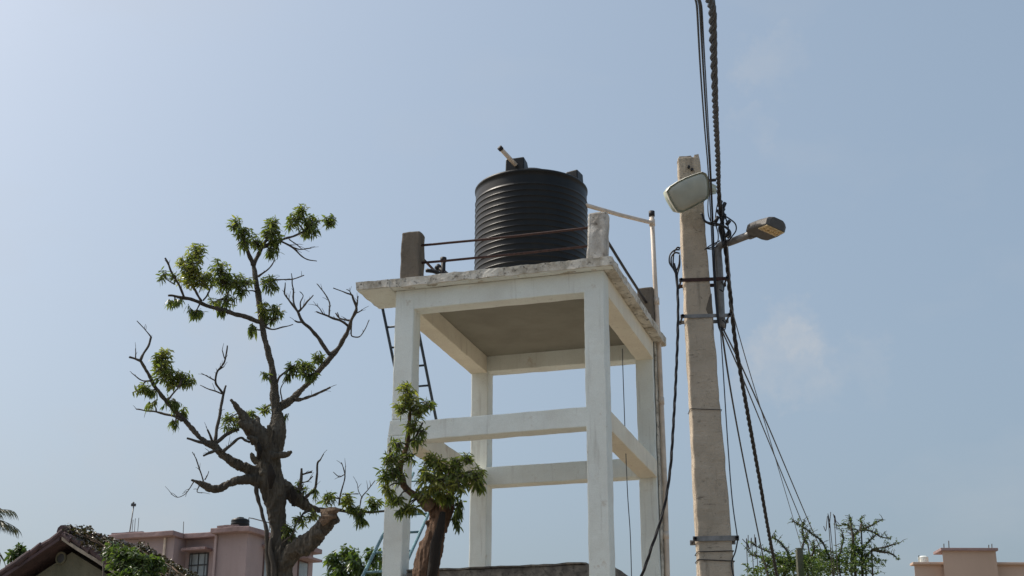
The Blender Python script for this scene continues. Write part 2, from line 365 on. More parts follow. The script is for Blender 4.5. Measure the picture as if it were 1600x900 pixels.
beamy((e, A-e), (MBt, MT), 17, (0,0), 'whitewash_warmlit'); beamy((W-A+e, W-e), (MBt, MT), 18, (0,0), 'whitewash_warmlit')
for lv, mt_ in ((4.065, 'beam_top_grime'), (2.2, 'beam_top_grime')):
    beamx((e, A-e), (lv-.26, lv), 19, (0,.0), mt_); beamx((D-A+e, D-e), (lv-.26, lv), 20, (0,0), mt_)
    beamy((e, A-e), (lv-.26, lv), 21, (0,0), mt_); beamy((W-A+e, W-e), (lv-.26, lv), 22, (0,0), mt_)
# grimy mortar skirt lying on the lower tie beam
m = MB(); c0 = [T(A, -.012, 4.068), T(W-A-.02, -.012, 4.068), T(W-A-.02, A, 4.068), T(A, A, 4.068)]
m.hexa(c0+[p+Vector((0,0,.02)) for p in c0], (30, 3, 2), .012, 6, 5); m.build('mortar_skirt', 'beam_top_grime', tower)
# slab: ceiling skin + rough cast deck, and a landing at the front-left corner
FV = -.14
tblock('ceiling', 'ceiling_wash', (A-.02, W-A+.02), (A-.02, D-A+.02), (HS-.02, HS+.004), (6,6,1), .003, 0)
tblock('roof_slab', 'slab_edge', (-.03, 2.885), (FV, 3.37), (HS, 7.780), (70, 70, 4), .014, 0, seed=31, fr=6)
tblock('landing', 'slab_edge', (-.49, -.034), (FV-.02, .63), (HS+.006, 7.775), (14, 20, 4), .012, 0, seed=32, fr=6)
tblock('landing_soffit', 'whitewash', (-.475, -.034), (FV, .615), (HS-.004, HS+.02), (8, 8, 1), .003, 0, seed=33)
tblock('slab_soffit', 'whitewash', (-.02, 2.87), (FV+.02, -.008), (HS-.006, HS+.02), (30, 3, 1), .004, 0, seed=34)
tblock('slab_soffit', 'slab_edge', (W+.004, 2.87), (0, 3.35), (HS-.006, HS+.02), (3, 30, 1), .006, 0, seed=35)
# corner posts and guard rails
tblock('corner_post', 'post_dark', (.05, .305), (0.0, .22), (7.78, 8.47), (5,5,14), .012, .02, seed=41, fr=5)
tblock('corner_post', 'post_flaky', (2.555, 2.80), (-.03, .17), (7.78, 8.44), (5,5,14), .016, .025, ((-.02,0),(.01,0)), seed=42, fr=6)
tblock('corner_post', 'post_dark', (2.53, 2.76), (3.08, 3.30), (7.78, 8.50), (5,5,14), .014, .02, seed=43, fr=5)
tblock('corner_post', 'post_dark', (.03, .27), (3.08, 3.30), (7.78, 8.45), (5,5,14), .014, .02, seed=44, fr=5)
def rail(a, b, mat='rust_iron', r=.017, sag=.01):
    m = MB(); pts = [a.lerp(b, i/12)+Vector((0,0,-sag*4*(i/12)*(1-i/12)))+noise.noise_vector(a.lerp(b, i/12)*3)*.004 for i in range(13)]
    m.tube(pts, r, 8); return m.build('guard_rail', mat, tower, True)
rail(T(.29, .1, 8.297), T(2.60, .1, 8.288)); rail(T(.29, .1, 8.055), T(2.60, .1, 8.040))
rail(T(2.68, .15, 8.27), T(2.66, 3.1, 8.27), 'dark_iron', .02); rail(T(2.68, .15, 8.03), T(2.66, 3.1, 8.02), 'dark_iron', .02)
rail(T(.16, .2, 8.29), T(.15, 3.1, 8.28)); rail(T(.16, .2, 8.04), T(.15, 3.1, 8.02))

# valve and pipe ends beside the dark post
vv = thing('valve', 'small dark valve and bent pipe behind the lower rail beside the dark post', 'valve', T(.45, .35, 7.80))
m = MB(); m.tube(spline([T(.30,.3,8.02), T(.42,.3,7.99), T(.50,.32,7.93), T(.53,.34,7.80)], 5), .028, 8); m.build('bent_pipe', 'cable', vv, True)
m = MB(); m.tube([T(.52,.34,7.80), T(.52,.34,8.17)], .03, 8); m.tube([T(.52,.34,8.13), T(.52,.34,8.19)], .042, 8); m.build('stem', 'dark_iron', vv, True)
m = MB(); m.tube([T(.44,.34,8.07), T(.72,.37,7.82)], .03, 8); m.tube([T(.43,.34,8.08), T(.47,.345,8.04)], .045, 8); m.build('side_pipe', 'cable', vv, True)

# ------------------------------------------------------------------ tank
TC = T(1.475, 1.2, 7.80); TR = .765; THt = 1.575
tank = thing('water_tank', 'black ribbed plastic water tank standing on the white tower', 'tank', TC)
prof = [(TR*.97, 0), (TR, .03)]
nr = 16; z0, z1 = .03, THt-.20; sp = (z1-z0)/nr
for i in range(nr):
    z = z0+i*sp
    for (q, dr) in ((0, 0), (.60, .002), (.70, .004), (.78, .010), (.84, .012), (.90, .009), (.95, .001)): prof.append((TR+dr-.004, z+q*sp))
prof += [(TR-.003, z1+.02), (TR-.001, THt-.10), (TR+.000, THt-.045), (TR+.010, THt-.038), (TR+.012, THt-.014), (TR+.002, THt), (TR-.04, THt+.012), (TR-.2, THt+.06), (.34, THt+.13), (.30, THt+.135)]
m = MB(); m.lathe(prof, TC, 96); m.build('body', 'tank_plastic', tank, True, bevel=0)
m = MB(); m.lathe([(.29, THt+.12), (.30, THt+.21), (.27, THt+.24), (.06, THt+.27)], TC, 48); m.build('lid', 'tank_plastic', tank, True)
def tblk(ang, rad, hw, lw, h0, h1, chop):
    # moulded shoulder block, sloping to the tank's crown
    ca = T(0,0,0); d = (T(math.cos(ang), math.sin(ang), 0)-ca); s = Vector((-d.y, d.x, 0)); c = TC+d*rad
    out = []
    o = c-d*lw
    vs = [c+s*hw+Vector((0,0,h0)), c-s*hw+Vector((0,0,h0)), o-s*hw+Vector((0,0,h0)), o+s*hw+Vector((0,0,h0)),
          c-d*.01+s*hw*.96+Vector((0,0,h1)), c-d*.01-s*hw*.96+Vector((0,0,h1)), o+d*chop-s*hw*.9+Vector((0,0,h1-.01)), o+d*chop+s*hw*.9+Vector((0,0,h1-.01))]
    m = MB(); m.hexa(vs, (3,3,3)); return m.build('moulded_block', 'tank_plastic', tank, bevel=.015)
tblk(R(-92), .72, .135, .30, THt-.05, THt+.20, .12)
tblk(R(-8), .74, .11, .30, THt-.06, THt+.16, .12)
pa, pb = Tv(806, 258, .46), Tv(781, 231, .22)
m = MB(); m.tube([pa, pb], .030, 12); vp = m.build('vent_pipe', 'pvc', tank, True)
m = MB(); m.tube([pb-(pb-pa).normalized()*.035, pb+(pb-pa).normalized()*.012], .036, 12); m.build('end_cap', 'dark_iron', vp, True)
# ------------------------------------------------------------------ plumbing
PU, PV = 2.815, 3.17
sp_ = thing('supply_pipe', 'pale plastic pipe rising past the slab corner and sloping to the tank', 'pipe', T(PU, PV, 0))
ptop = Tu(1020, 335, PU); 
zt = hit(1020, 335, T(PU, PV, 0), Vector((-sP, cP, 0))).z; zj = hit(1020, 348, T(PU, PV, 0), Vector((-sP, cP, 0))).z
m = MB(); m.tube([T(PU, PV, 0), T(PU-.01, PV, 3), T(PU+.012, PV, 5.5), T(PU-.005, PV, 7.6), T(PU-.03, PV, 8.6), T(PU-.045, PV, zt)], [.036]*3+[.034]*3, 12); riser = m.build('riser', 'pvc', sp_, True)
for h in (1.2, 3.1, 4.9, 6.8, 8.3, zj): 
    q = T(PU-.045 if h > 8.5 else PU-.02 if h > 8 else PU, PV, h); m = MB(); m.tube([q-Vector((0,0,.05)), q+Vector((0,0,.05))], .044, 12); m.build('coupling', 'pvc', riser, True)
m = MB(); q = T(PU-.045, PV, zt); m.tube([q-Vector((0,0,.03)), q+Vector((0,0,.05))], .045, 12); m.build('end_cap', 'dark_iron', riser, True)
inn = Tv(917, 321, 1.32); q = T(PU-.045, PV, zj)
far = TC+Vector((0,0,THt*.72))+ (T(.74,.2,0)-T(0,0,0))
m = MB(); m.tube([q, q.lerp(inn, .5)+Vector((0,0,-.01)), inn, inn+(inn-q).normalized()*.12], .03, 12); m.build('inlet_pipe', 'pvc', sp_, True)
# grimy render strip beside the riser
tblock('mortar_strip', 'slab_edge', (W+.004, W+.03), (D-.22, D-.02), (4.2, HS-.01), (2,4,40), .006, 0, seed=51, fr=8)

# hanging string in the right bay
m = MB(); m.tube(spline([hit(972.5,545,T(0,1.5,0),Vector((-sP,cP,0))), hit(974,600,T(0,1.5,0),Vector((-sP,cP,0))), hit(980,760,T(0,1.5,0),Vector((-sP,cP,0))), hit(985,840,T(0,1.5,0),Vector((-sP,cP,0))), hit(988,960,T(0,1.5,0),Vector((-sP,cP,0)))], 6), .006, 5)
tag(m.build('hanging_wire', 'wire_grey', None, True), 'thin slack wire hanging inside the right bay of the tower', 'wire')

# ------------------------------------------------------------------ ladders
def ladder(name, label, A0, A1, B0, B1, mat, n, r=.018):
    t = thing(name, label, 'ladder', A1, 'ladders of the tower')
    for a, b in ((A0, A1), (B0, B1)):
        m = MB(); m.tube([a, b], r*1.15, 8); m.build('stile', mat, t, True)
    for i in range(n):
        f = (i+.5)/n; m = MB(); m.tube([A0.lerp(A1, f), B0.lerp(B1, f)], r*.85, 8); m.build('rung', mat, t, True)
ul, ur = -.46, -.02
a0, a1 = Tu(597, 478, ul), Tu(617, 575, ul); d = (a1-a0)
a1 = a0+d*((a0.z-5.95)/(-d.z)); a0 = a0-d*.15
off = T(ur-ul, 0, 0)-T(0, 0, 0)
ladder('ladder', 'dark blue steel ladder leaning from the tie beam up to the slab landing', a0, a1, a0+off, a1+off, 'blue_paint', 8)
b0, b1 = Tu(665, 813, .12), Tu(641, 866, .12); d = b1-b0; b1 = b0+d*(b0.z/(-d.z)); b0 = b0-d*1.6
off = T(.5, 0, 0)-T(0, 0, 0)
ladder('ladder', 'pale teal steel ladder standing behind the lower front-left column', b0-off, b1-off, b0, b1, 'teal_paint', 20)

# ------------------------------------------------------------------ utility pole
PY = 11.0
ptp, pbt = at(1075, 250, PY), at(1117, 880, PY)
ax = (ptp-pbt).normalized(); base = pbt - ax*(pbt.z/ax.z)
pole = thing('utility_pole', 'weathered rectangular concrete utility pole carrying the street lamp and cables', 'pole', Vector((base.x, base.y, 0)))
def psec(h):                       # centre, half width, half depth at height h
    f = (h-pbt.z)/(ptp.z-pbt.z); c = base+ax*(h/ax.z)
    return c, (pxw(pbt, 54)*(1-f)+pxw(ptp, 33.5)*f)/2, .085*(1-f)+.06*f
def pc(h, s, t, grow=0): c, hw, hd = psec(h); return c+Vector((s*(hw+grow), t*(hd+grow), 0))
m = MB(); cs = []
for h in (-.3, ptp.z): cs += [pc(h,-1,-1), pc(h,1,-1), pc(h,1,1), pc(h,-1,1)]
m.hexa(cs, (6, 4, 150), .008, 7, 61); shaft = m.build('shaft', 'pole_concrete', pole, bevel=.012)
# chipped top
m = MB(); h = ptp.z
m.hexa([pc(h-.01,-.98,-.9), pc(h-.01,.35,-.9), pc(h-.01,.35,.9), pc(h-.01,-.98,.9), pc(h,-.9,-.8)+Vector((0,0,.012)), pc(h,.2,-.8)+Vector((0,0,.022)), pc(h,.25,.8)+Vector((0,0,.02)), pc(h,-.9,.8)+Vector((0,0,.008))], (4,3,2), .006, 9, 62)
m.hexa([pc(h-.01,.5,-.9), pc(h-.01,.97,-.9), pc(h-.01,.97,.9), pc(h-.01,.5,.9), pc(h,.55,-.8)+Vector((0,0,.028)), pc(h,.95,-.8)+Vector((0,0,.035)), pc(h,.95,.8)+Vector((0,0,.03)), pc(h,.55,.8)+Vector((0,0,.02))], (3,3,2), .006, 9, 63)
m.build('broken_tip', 'pole_concrete', pole)
def hpix(py): return hit(1100, py, Vector((0, PY-.07, 0)), Vector((0,1,0))).z
def clamp(py, mat, out_l, out_r, hh=.018, tilt=0, front='galv'):
    h = hpix(py); g_ = .006
    for t, gy in ((-1, -g_), (1, g_)):
        k = MB(); c = []
        for z in (-hh, hh):
            l = pc(h, -1, t)+Vector((-out_l, gy, z-tilt)); r = pc(h, 1, t)+Vector((out_r, gy, z+tilt))
            th = Vector((0, .005*t, 0)); c += [l, r, r+th, l+th]
        k.hexa(c, (6,1,1))
        if t < 0: cl = k.build('clamp', mat, pole, bevel=.002)
        else: k.build('back_strap', mat, cl, bevel=.002)
    for s, ot in ((-1, out_l), (1, out_r)):
        b = MB(); p = pc(h, s, 0)+Vector((s*(ot-.018), 0, s*tilt)); hd = psec(h)[2]+.03
        b.tube([p+Vector((0,-hd,0)), p+Vector((0,hd,0))], .008, 8); b.tube([p+Vector((0,-hd,0)), p+Vector((0,-hd+.014,0))], .016, 6); b.tube([p+Vector((0,hd-.014,0)), p+Vector((0,hd,0))], .016, 6)
        b.build('bolt', 'dark_iron', cl)
    return h
hc1 = clamp(437, 'rust_iron', .045, .155, .016, .008)
hc2 = clamp(494, 'galv', .05, .150, .016, .006)
hc3 = clamp(842, 'galv', .04, .055, .020, .004)
def tie(py, tilt, r=.004, mat='dark_iron'):
    h = hpix(py); m = MB(); pts = []
    for s, t in ((-1,-1),(0,-1),(1,-1),(1,0),(1,1),(0,1),(-1,1),(-1,0),(-1,-1)): pts.append(pc(h+tilt*s, s, t, .006))
    m.tube(pts, r, 6); m.build('wire_tie', mat, pole)
tie(317, .02); tie(862, .004); tie(876, -.006); tie(640, -.004, .003)
# chipped patch of old mortar by the second clamp
m = MB(); h = hpix(480); c, hw, hd = psec(h)
out = [Vector((c.x+hw*a_, c.y-hd-.003, h+b_)) for a_, b_ in ((1.0,.12),(.85,.10),(.62,.03),(.50,-.02),(.70,-.08),(.80,-.17),(1.0,-.20))]
m.prism(out, Vector((0,.004,0))); m.build('mortar_patch', 'post_dark', pole)
for (px, py) in ((1076,262),(1081,266)):
    p = hit(px, py, Vector((0, psec(hpix(py))[0].y-psec(hpix(py))[2], 0)), Vector((0,1,0))); m = MB(); m.tube([p+Vector((0,-.025,0)), p+Vector((0,.02,0))], .012, 8); m.build('bolt', 'dark_iron', pole)

# lamp bracket pipe + LED street lamp
PL = PY-.0
b_low, b_mid, b_top = at(1128, 512, PL), at(1124, 420, PL), at(1122, 392, PL)
lampb = thing('street_lamp', 'modern grey street lamp on a bent steel arm clamped to the concrete pole', 'lamp', b_low)
elbow = at(1127, 383, PL-.02); arm_end = at(1176, 365, PL-.26)
m = MB(); m.tube(spline([b_low, at(1126,470,PL), b_mid, b_top, elbow, at(1142,378,PL-.09), arm_end], 6), .031, 12)
m.build('arm', 'galv', lampb, True)
ad = (at(1222, 347, PL-.66)-arm_end).normalized(); side = ad.cross(Vector((0,0,1))).normalized(); nrm = side.cross(ad)
tiltm = Matrix.Rotation(R(-14), 3, ad); side = tiltm @ side; nrm = tiltm @ nrm
def LP(a, s, n_): return arm_end+ad*a+side*s+nrm*n_
m = MB(); m.tube([LP(-.05,0,0), LP(.075,0,0)], .040, 10); m.build('socket', 'lamp_body', lampb, True)
m = MB()
for a in (-.02, .03):
    for s in (-1, 1): m.tube([LP(a, s*.02, -.03), LP(a, s*.02, .062)], .008, 6)
m.build('bolt', 'dark_iron', lampb)
Ln = .32
def lampring(n_, sc_): 
    return [LP(a_*Ln+.05, s_*sc_*.42, n_) for a_, s_ in ((.0,.16),(.06,.24),(.12,.26),(.55,.26),(.94,.22),(1.0,.16),(1.0,-.16),(.94,-.22),(.55,-.26),(.12,-.26),(.06,-.24),(.0,-.16))]
m = MB(); rings = [lampring(-.038, .96), lampring(-.03, 1.0), lampring(.012, 1.0), lampring(.034, .86), lampring(.045, .6)]
nn_ = 12; vs = [p for r_ in rings for p in r_]
fs = [tuple(range(nn_))]+[tuple(range(4*nn_, 5*nn_))]+[(i*nn_+k, i*nn_+(k+1)%nn_, (i+1)*nn_+(k+1)%nn_, (i+1)*nn_+k) for i in range(4) for k in range(nn_)]
m.add(vs, fs); head = m.build('lamp_head', 'lamp_body', lampb)
m = MB(); m.hexa([LP(.05+Ln*.56, -.085, -.046), LP(.05+Ln*.97, -.085, -.046), LP(.05+Ln*.97, .085, -.046), LP(.05+Ln*.56, .085, -.046), LP(.05+Ln*.56, -.085, -.036), LP(.05+Ln*.97, -.085, -.036), LP(.05+Ln*.97, .085, -.036), LP(.05+Ln*.56, .085, -.036)], (1,1,1)); led = m.build('led_panel', 'led_glass', head, bevel=.004)
for i in range(2):
    for j in range(4):
        m = MB(); a = .05+Ln*(.63+.21*i); s = -.060+.040*j; m.hexa([LP(a+x_, s+y_, -.052 if z_ == 0 else -.0455) for z_ in (0,1) for x_, y_ in ((0,-.012),(.04,-.012),(.04,.012),(0,.012))], (1,1,1)); m.build('led', 'led_chip', led)

# old pale lamp fixture facing the camera
fx = thing('old_lamp_fixture', 'pale green old lamp fixture tilted across the top of the concrete pole', 'lamp', at(1078, 300, PY-.35))
outl = [(1041,299),(1046,292),(1058,284),(1070,278),(1084,272.5),(1097,268.5),(1103,271),(1107,279),(1108.5,292),(1108,306),(1105,311),(1097,316),(1086,322),(1074,328.5),(1065,332.5),(1058,331),(1053,324),(1046,312)]
cx, cy = 1077, 301
FP = at(cx, cy, PY-.42); fn = (Vector((.28, -.93, -.28))).normalized()
ring = [hit(a, b, FP, fn) for a, b in outl]
cen = sum(ring, Vector())/len(ring); nO = len(ring)
def shell(layers, cap0=True, cap1=True):
    m = MB(); vs = []; fs = []
    for (s, dpt) in layers: vs += [cen+(p-cen)*s - fn*dpt for p in ring]
    for i in range(len(layers)-1):
        for k in range(nO): fs.append((i*nO+k, i*nO+(k+1)%nO, (i+1)*nO+(k+1)%nO, (i+1)*nO+k))
    if cap0: fs.append(tuple(range(nO)))
    if cap1: fs.append(tuple((len(layers)-1)*nO+k for k in range(nO)))
    m.add(vs, fs); return m
shell([(.985,.012),(1.0,.02),(.97,.07),(.90,.12),(.72,.16),(.4,.18)]).build('housing', 'fixture_shell', fx, True)
shell([(1.0,-.006),(1.012,.002),(1.012,.014),(1.0,.020),(.90,.018),(.90,-.002)], False, False).build('rim', 'fixture_rim', fx)
shell([(.915,.006),(.88,-.008),(.76,-.02),(.5,-.028),(.2,-.03)], False).build('lens', 'fixture_lens', fx, True)
m = MB(); bp = at(1114, 298, PY-.12)
m.tube(spline([cen+(at(1100,292,PY-.30)-cen)*1.0, at(1112,296,PY-.22), bp, at(1098,300,PY-.05)], 4), .028, 8)
m.hexa([at(1108,305,PY-.26), at(1119,303,PY-.2), at(1119,303,PY-.14), at(1108,305,PY-.2), at(1108,284,PY-.26), at(1119,290,PY-.2), at(1119,290,PY-.14), at(1108,284,PY-.2)], (2,2,2)); m.build('bracket', 'fixture_shell', fx)
m = MB(); q = at(1113, 282, PY-.2); m.tube([q-Vector((.03,0,0)), q+Vector((.03,0,.005))], .014, 8); m.build('bolt', 'dark_iron', fx)

# ------------------------------------------------------------------ cables
def twisted(name, label, pts, r, pitch, strands=3, cat='cable', mat='cable'):
    P = spline(pts, 14); L = [0]
    for i in range(1, len(P)): L.append(L[-1]+(P[i]-P[i-1]).length)
    step = pitch/8; nS = int(L[-1]/step); m = MB(); j = 0; Q = []
    for i in range(nS+1):
        s = i*step
        while j < len(L)-2 and L[j+1] < s: j += 1
        Q.append(P[j].lerp(P[j+1], min(1, (s-L[j])/max(1e-6, L[j+1]-L[j]))))
    fr_ = []
    X = None
    for i in range(len(Q)):
        t = (Q[min(i+1, len(Q)-1)]-Q[max(i-1, 0)]).normalized()
        if X is None: X = t.cross(Vector((1,0,0)) if abs(t.x) < .9 else Vector((0,0,1))).normalized()
        X = (X-t*X.dot(t)).normalized(); fr_.append((X.copy(), t.cross(X)))
    for k in range(strands):
        ph0 = 2*math.pi*k/strands
        pts_ = []
        for i, q in enumerate(Q):
            a = 2*math.pi*(i*step)/pitch+ph0+noise.noise(q*1.3)*1.8; pts_.append(q+(fr_[i][0]*math.cos(a)+fr_[i][1]*math.sin(a))*r*(.52+.14*noise.noise(q*3+Vector((k,0,0)))))
        m.tube(pts_, r*.5, 6)
    return tag(m.build(name, mat, None, True), label, cat)
twisted('overhead_cable', 'thick black twisted power cable coming overhead to the concrete pole', [(.0,-8,5.5), (.25,-4,4.75), (.42,-.5,4.36), (.53,2.2,4.32), at(1107,-70,4.5), at(1113,18,5.3), at(1115.5,100,6.3), at(1118,180,7.6), at(1121.5,250,9.2), at(1123,300,10.4), at(1127,340,10.85)], .0195, .55)
twisted('overhead_cable', 'thick black twisted cable sagging away from the pole on its right', [at(1127,335,10.85), at(1130,365,10.9), at(1135,400,11.0), at(1147,520,11.7), at(1160,600,12.3), at(1185,740,13.6), at(1210,880,15.2), at(1243,1040,18.6), at(1290,1130,26)], .020, .30, 3)
twisted('service_cable', 'black twisted cable hanging slack between pole and tower', [at(1053,412,10.86), at(1058,440,10.86), at(1059.5,490,10.86), at(1057.5,560,10.9), at(1053,650,10.95), at(1047,735,11.0), at(1036,800,11.05), at(1018,855,11.1), at(1000,905,11.2), at(930,1060,11.6), (.2,12.4,1.2)], .0135, .42, 3)
def wire(name, label, pts, r=.006, mat='cable', cat='wire', group=None, n=8):
    m = MB(); m.tube(spline(pts, n), r, 6); return tag(m.build(name, mat, None, True), label, cat, group)
for k, (dx, rr, lab) in enumerate(((0, .0048, 'leftmost of the thin black wires coming overhead to the pole'), (4.5, .0052, 'middle one of the thin black wires coming overhead to the pole'), (7.5, .0035, 'thin black overhead wire nearest the thick twisted cable'))):
    wire('overhead_wire', lab, [(-.1+.03*k,-8,5.4), (.15+.03*k,-4,4.7), (.32+.03*k,-.5,4.36), (.44+.02*k,2.2,4.32), at(1085+dx,-70,4.5), at(1089.5+dx,18,5.3), at(1094.5+dx,110,6.6), at(1101+dx*.8,200,8.2), at(1106+dx*.6,260,9.6), at(1110+dx*.5,330,10.7), at(1115+dx*.4,430,10.88), at(1121+dx*.3,500,10.9), at(1126+dx*.2,520,10.95)], rr, group='thin overhead wires')
wire('drop_wire', 'thin wire dropping from the lamp arm to the lower pole clamp', [at(1125.5,512,10.9), at(1130,580,10.92), at(1137,690,10.93), at(1144,780,10.93), at(1152,838,10.93)], .005, 'wire_grey')
wire('drop_wire', 'black wire dropping from the lamp arm just left of the twisted cable', [at(1127,512,10.95), at(1140,600,12), at(1158,700,13.8), at(1180,810,16), at(1198,895,18.4), at(1225,1010,23)], .008)
wire('house_wire', 'upper one of the thin wires slanting from the pole towards the bushes', [at(1129,512,10.95), at(1160,575,12.5), at(1200,665,15), at(1238,755,18.5), at(1270,830,22.5), at(1295,885,26.5), at(1330,960,33)], .0075)
wire('house_wire', 'lower one of the thin wires slanting from the pole towards the bushes', [at(1127,514,10.95), at(1156,580,12.5), at(1195,675,15), at(1232,765,18.5), at(1262,838,22.5), at(1284,890,26.5), at(1318,965,33)], .0065)
wire('house_wire', 'faintest thin wire reaching the left side of the thorny bushes', [at(1140,470,10.95), at(1165,560,12.5), at(1195,660,15), at(1226,765,18.5), at(1248,840,22.5), at(1262,890,26.5), at(1290,965,33)], .0045, 'wire_grey')
wire('drop_wire', 'loose wire hanging below the lower pole clamp', [at(1153,842,10.9), at(1149,862,10.9), at(1143,880,10.9), at(1147,905,10.9)], .006)
wire('drop_wire', 'short thin wire dangling below the street lamp arm', [at(1137,384,10.75), at(1139,410,10.75), at(1141,440,10.75), at(1143,455,10.75)], .004, 'wire_grey')
# loops of spare wire on both sides of the pole
lp = thing('wire_loops', 'tangle of black wire loops at the left edge of the concrete pole', 'wire', at(1052, 405, 10.86))
for k, pts in enumerate(([(1062,390),(1054,391),(1047,398),(1046,410),(1052,420),(1057,430)], [(1062,396),(1055,395),(1049,402),(1050,416),(1057,428),(1059,440)], [(1063,388),(1058,387),(1053,396),(1052,412),(1056,424),(1061,412),(1062,398)], [(1062,400),(1062,415),(1059,426),(1057,440)])):
    m = MB(); m.tube(spline([at(a, b, 10.84+.02*k) for a, b in pts], 6), .007, 6); m.build('loop', 'cable', lp, True)
lp = thing('wire_loops', 'tangle of black wires and joints beside the pole above the lamp arm', 'wire', at(1130, 350, 10.86))
for k, (pts, r_) in enumerate((([(1096,333),(1101,345),(1110,349),(1120,350),(1132,354),(1140,361),(1141,368),(1137,372)], .010), ([(1107,303),(1106,325),(1108,340),(1115,352),(1124,352)], .005), ([(1128,335),(1140,342),(1149,350),(1150,360),(1144,369),(1137,378)], .006), ([(1126,320),(1131,332),(1136,348),(1138,358),(1134,370),(1130,383)], .006), ([(1123,310),(1119,330),(1118,348),(1122,365),(1121,378),(1112,386),(1102,388)], .005), ([(1101,390),(1109,384),(1117,380),(1125,376)], .005), ([(1101,388),(1112,389),(1122,384)], .005), ([(1120,328),(1126,336),(1133,336),(1129,345),(1124,356),(1127,368),(1131,385)], .012), ([(1097,336),(1103,347),(1112,352)], .005), ([(1127,440),(1131,447),(1130,455),(1124,452)], .005), ([(1129,500),(1134,506),(1132,516),(1127,514)], .005))):
    m = MB(); m.tube(spline([at(a, b, 10.82+.012*k) for a, b in pts], 6), r_, 6); m.build('loop', 'cable', lp, True)
for (px, py, L_) in ((1125,318,.05),(1131,322,.06),(1120,343,.05),(1129,330,.05),(1138,348,.035),(1137,366,.04)):
    q = at(px, py, 10.84); m = MB(); m.tube([q-Vector((.015,0,L_*.5)), q+Vector((.012,0,L_*.5))], .016, 8)
    m.build('connector', 'cable', lp, True)

# ------------------------------------------------------------------ trees
def grow(parts, Y, dep):
    """limbs given as photo outlines: (list of (px,py,width px), depth offset start, depth offset end)"""
    out = []
    for pts, d0, d1 in parts:
        n = len(pts)
        P = [at(x, y, Y+d0+(d1-d0)*i/(n-1)) for i, (x, y, *_) in enumerate(pts)]
        Wd = [pxw(P[i], pts[i][2])/2 for i in range(n)]
        S = spline(P, 5); Rr = []
        for i in range(n-1):
            for k in range(5): Rr.append(Wd[i]*(1-k/5)+Wd[i+1]*k/5)
        Rr.append(Wd[-1]); out.append((S, Rr))
    return out
def solid(limbs, name, mat, parent, voxel=.012, amp=.03, fr=9, knots=True, seed=0):
    m = MB()
    for S, Rr in limbs: 
        R2 = [r*(.88 if r < .13 else .95)*(1+.16*noise.noise(p*3.3+Vector((seed,0,0)))) for r, p in zip(Rr, S)]
        m.tube(S, R2, 14)
        if knots:
            rr_ = random.Random(seed+len(S))
            for i in range(2, len(S)-1, 3):
                if Rr[i] > .05 and rr_.random() < .45:
                    dv = Vector((rr_.uniform(-1,1), rr_.uniform(-1,.4), rr_.uniform(-.6,.6))).normalized()
                    m.tube([S[i], S[i]+dv*Rr[i]*.9, S[i]+dv*Rr[i]*1.12], [Rr[i]*.45, Rr[i]*.28, Rr[i]*.14], 8)
    o = m.build(name, mat, None)
    md = o.modifiers.new('r', 'REMESH'); md.mode = 'VOXEL'; md.voxel_size = voxel; md.use_smooth_shade = True
    dg = bpy.context.evaluated_depsgraph_get(); me = bpy.data.meshes.new_from_object(o.evaluated_get(dg))
    bpy.data.objects.remove(o); me.materials.clear(); me.materials.append(MAT[mat])
    off = parent.location
    kd = kdtree.KDTree(sum(len(S) for S, _ in limbs)); rl = []
    for S, Rr in limbs:
        for p, r in zip(S, Rr): kd.insert(p, len(rl)); rl.append(r)
    kd.balance()
    nrm_ = [v.normal.copy() for v in me.vertices]
    for v, nn in zip(me.vertices, nrm_):
        p = v.co; lr = rl[kd.find(p)[1]]; amp_ = min(amp, lr*.30); fz = fr if lr > .09 else fr*1.8
        d = noise.noise(Vector((p.x*fz, p.y*fz, p.z*fz*.4)))*amp_*.9 + (.25-abs(noise.noise(Vector((p.x*fz*1.9, p.y*fz*1.9, p.z*fz*.35)))))*amp_*1.5 + noise.noise(p*fz*4)*amp_*.3
        v.co = p+nn*d-off
    me.polygons.foreach_set('use_smooth', [True]*len(me.polygons))
    ob = bpy.data.objects.new(name, me); C.objects.link(ob); ob.parent = parent; return ob
def tubes(limbs, name, mat, parent, seed=0, joined=False):
    m = MB()
    for S, Rr in limbs:
        S2 = [p+noise.noise_vector(p*7+Vector((seed,0,0)))*min(.014, r*.9+.004) for p, r in zip(S, Rr)]
        m.tube(S2, [r*(1+.3*noise.noise(p*14)) for r, p in zip(Rr, S)], 7)
        if not joined: m.build(name, mat, parent, True); m = MB()
    if joined: m.build(name, mat, parent, True, kind='stuff')
def rand_in(rr_):
    while True:
        q = Vector((rr_.uniform(-1,1), rr_.uniform(-1,1), rr_.uniform(-1,1)))
        if q.length < 1: return q
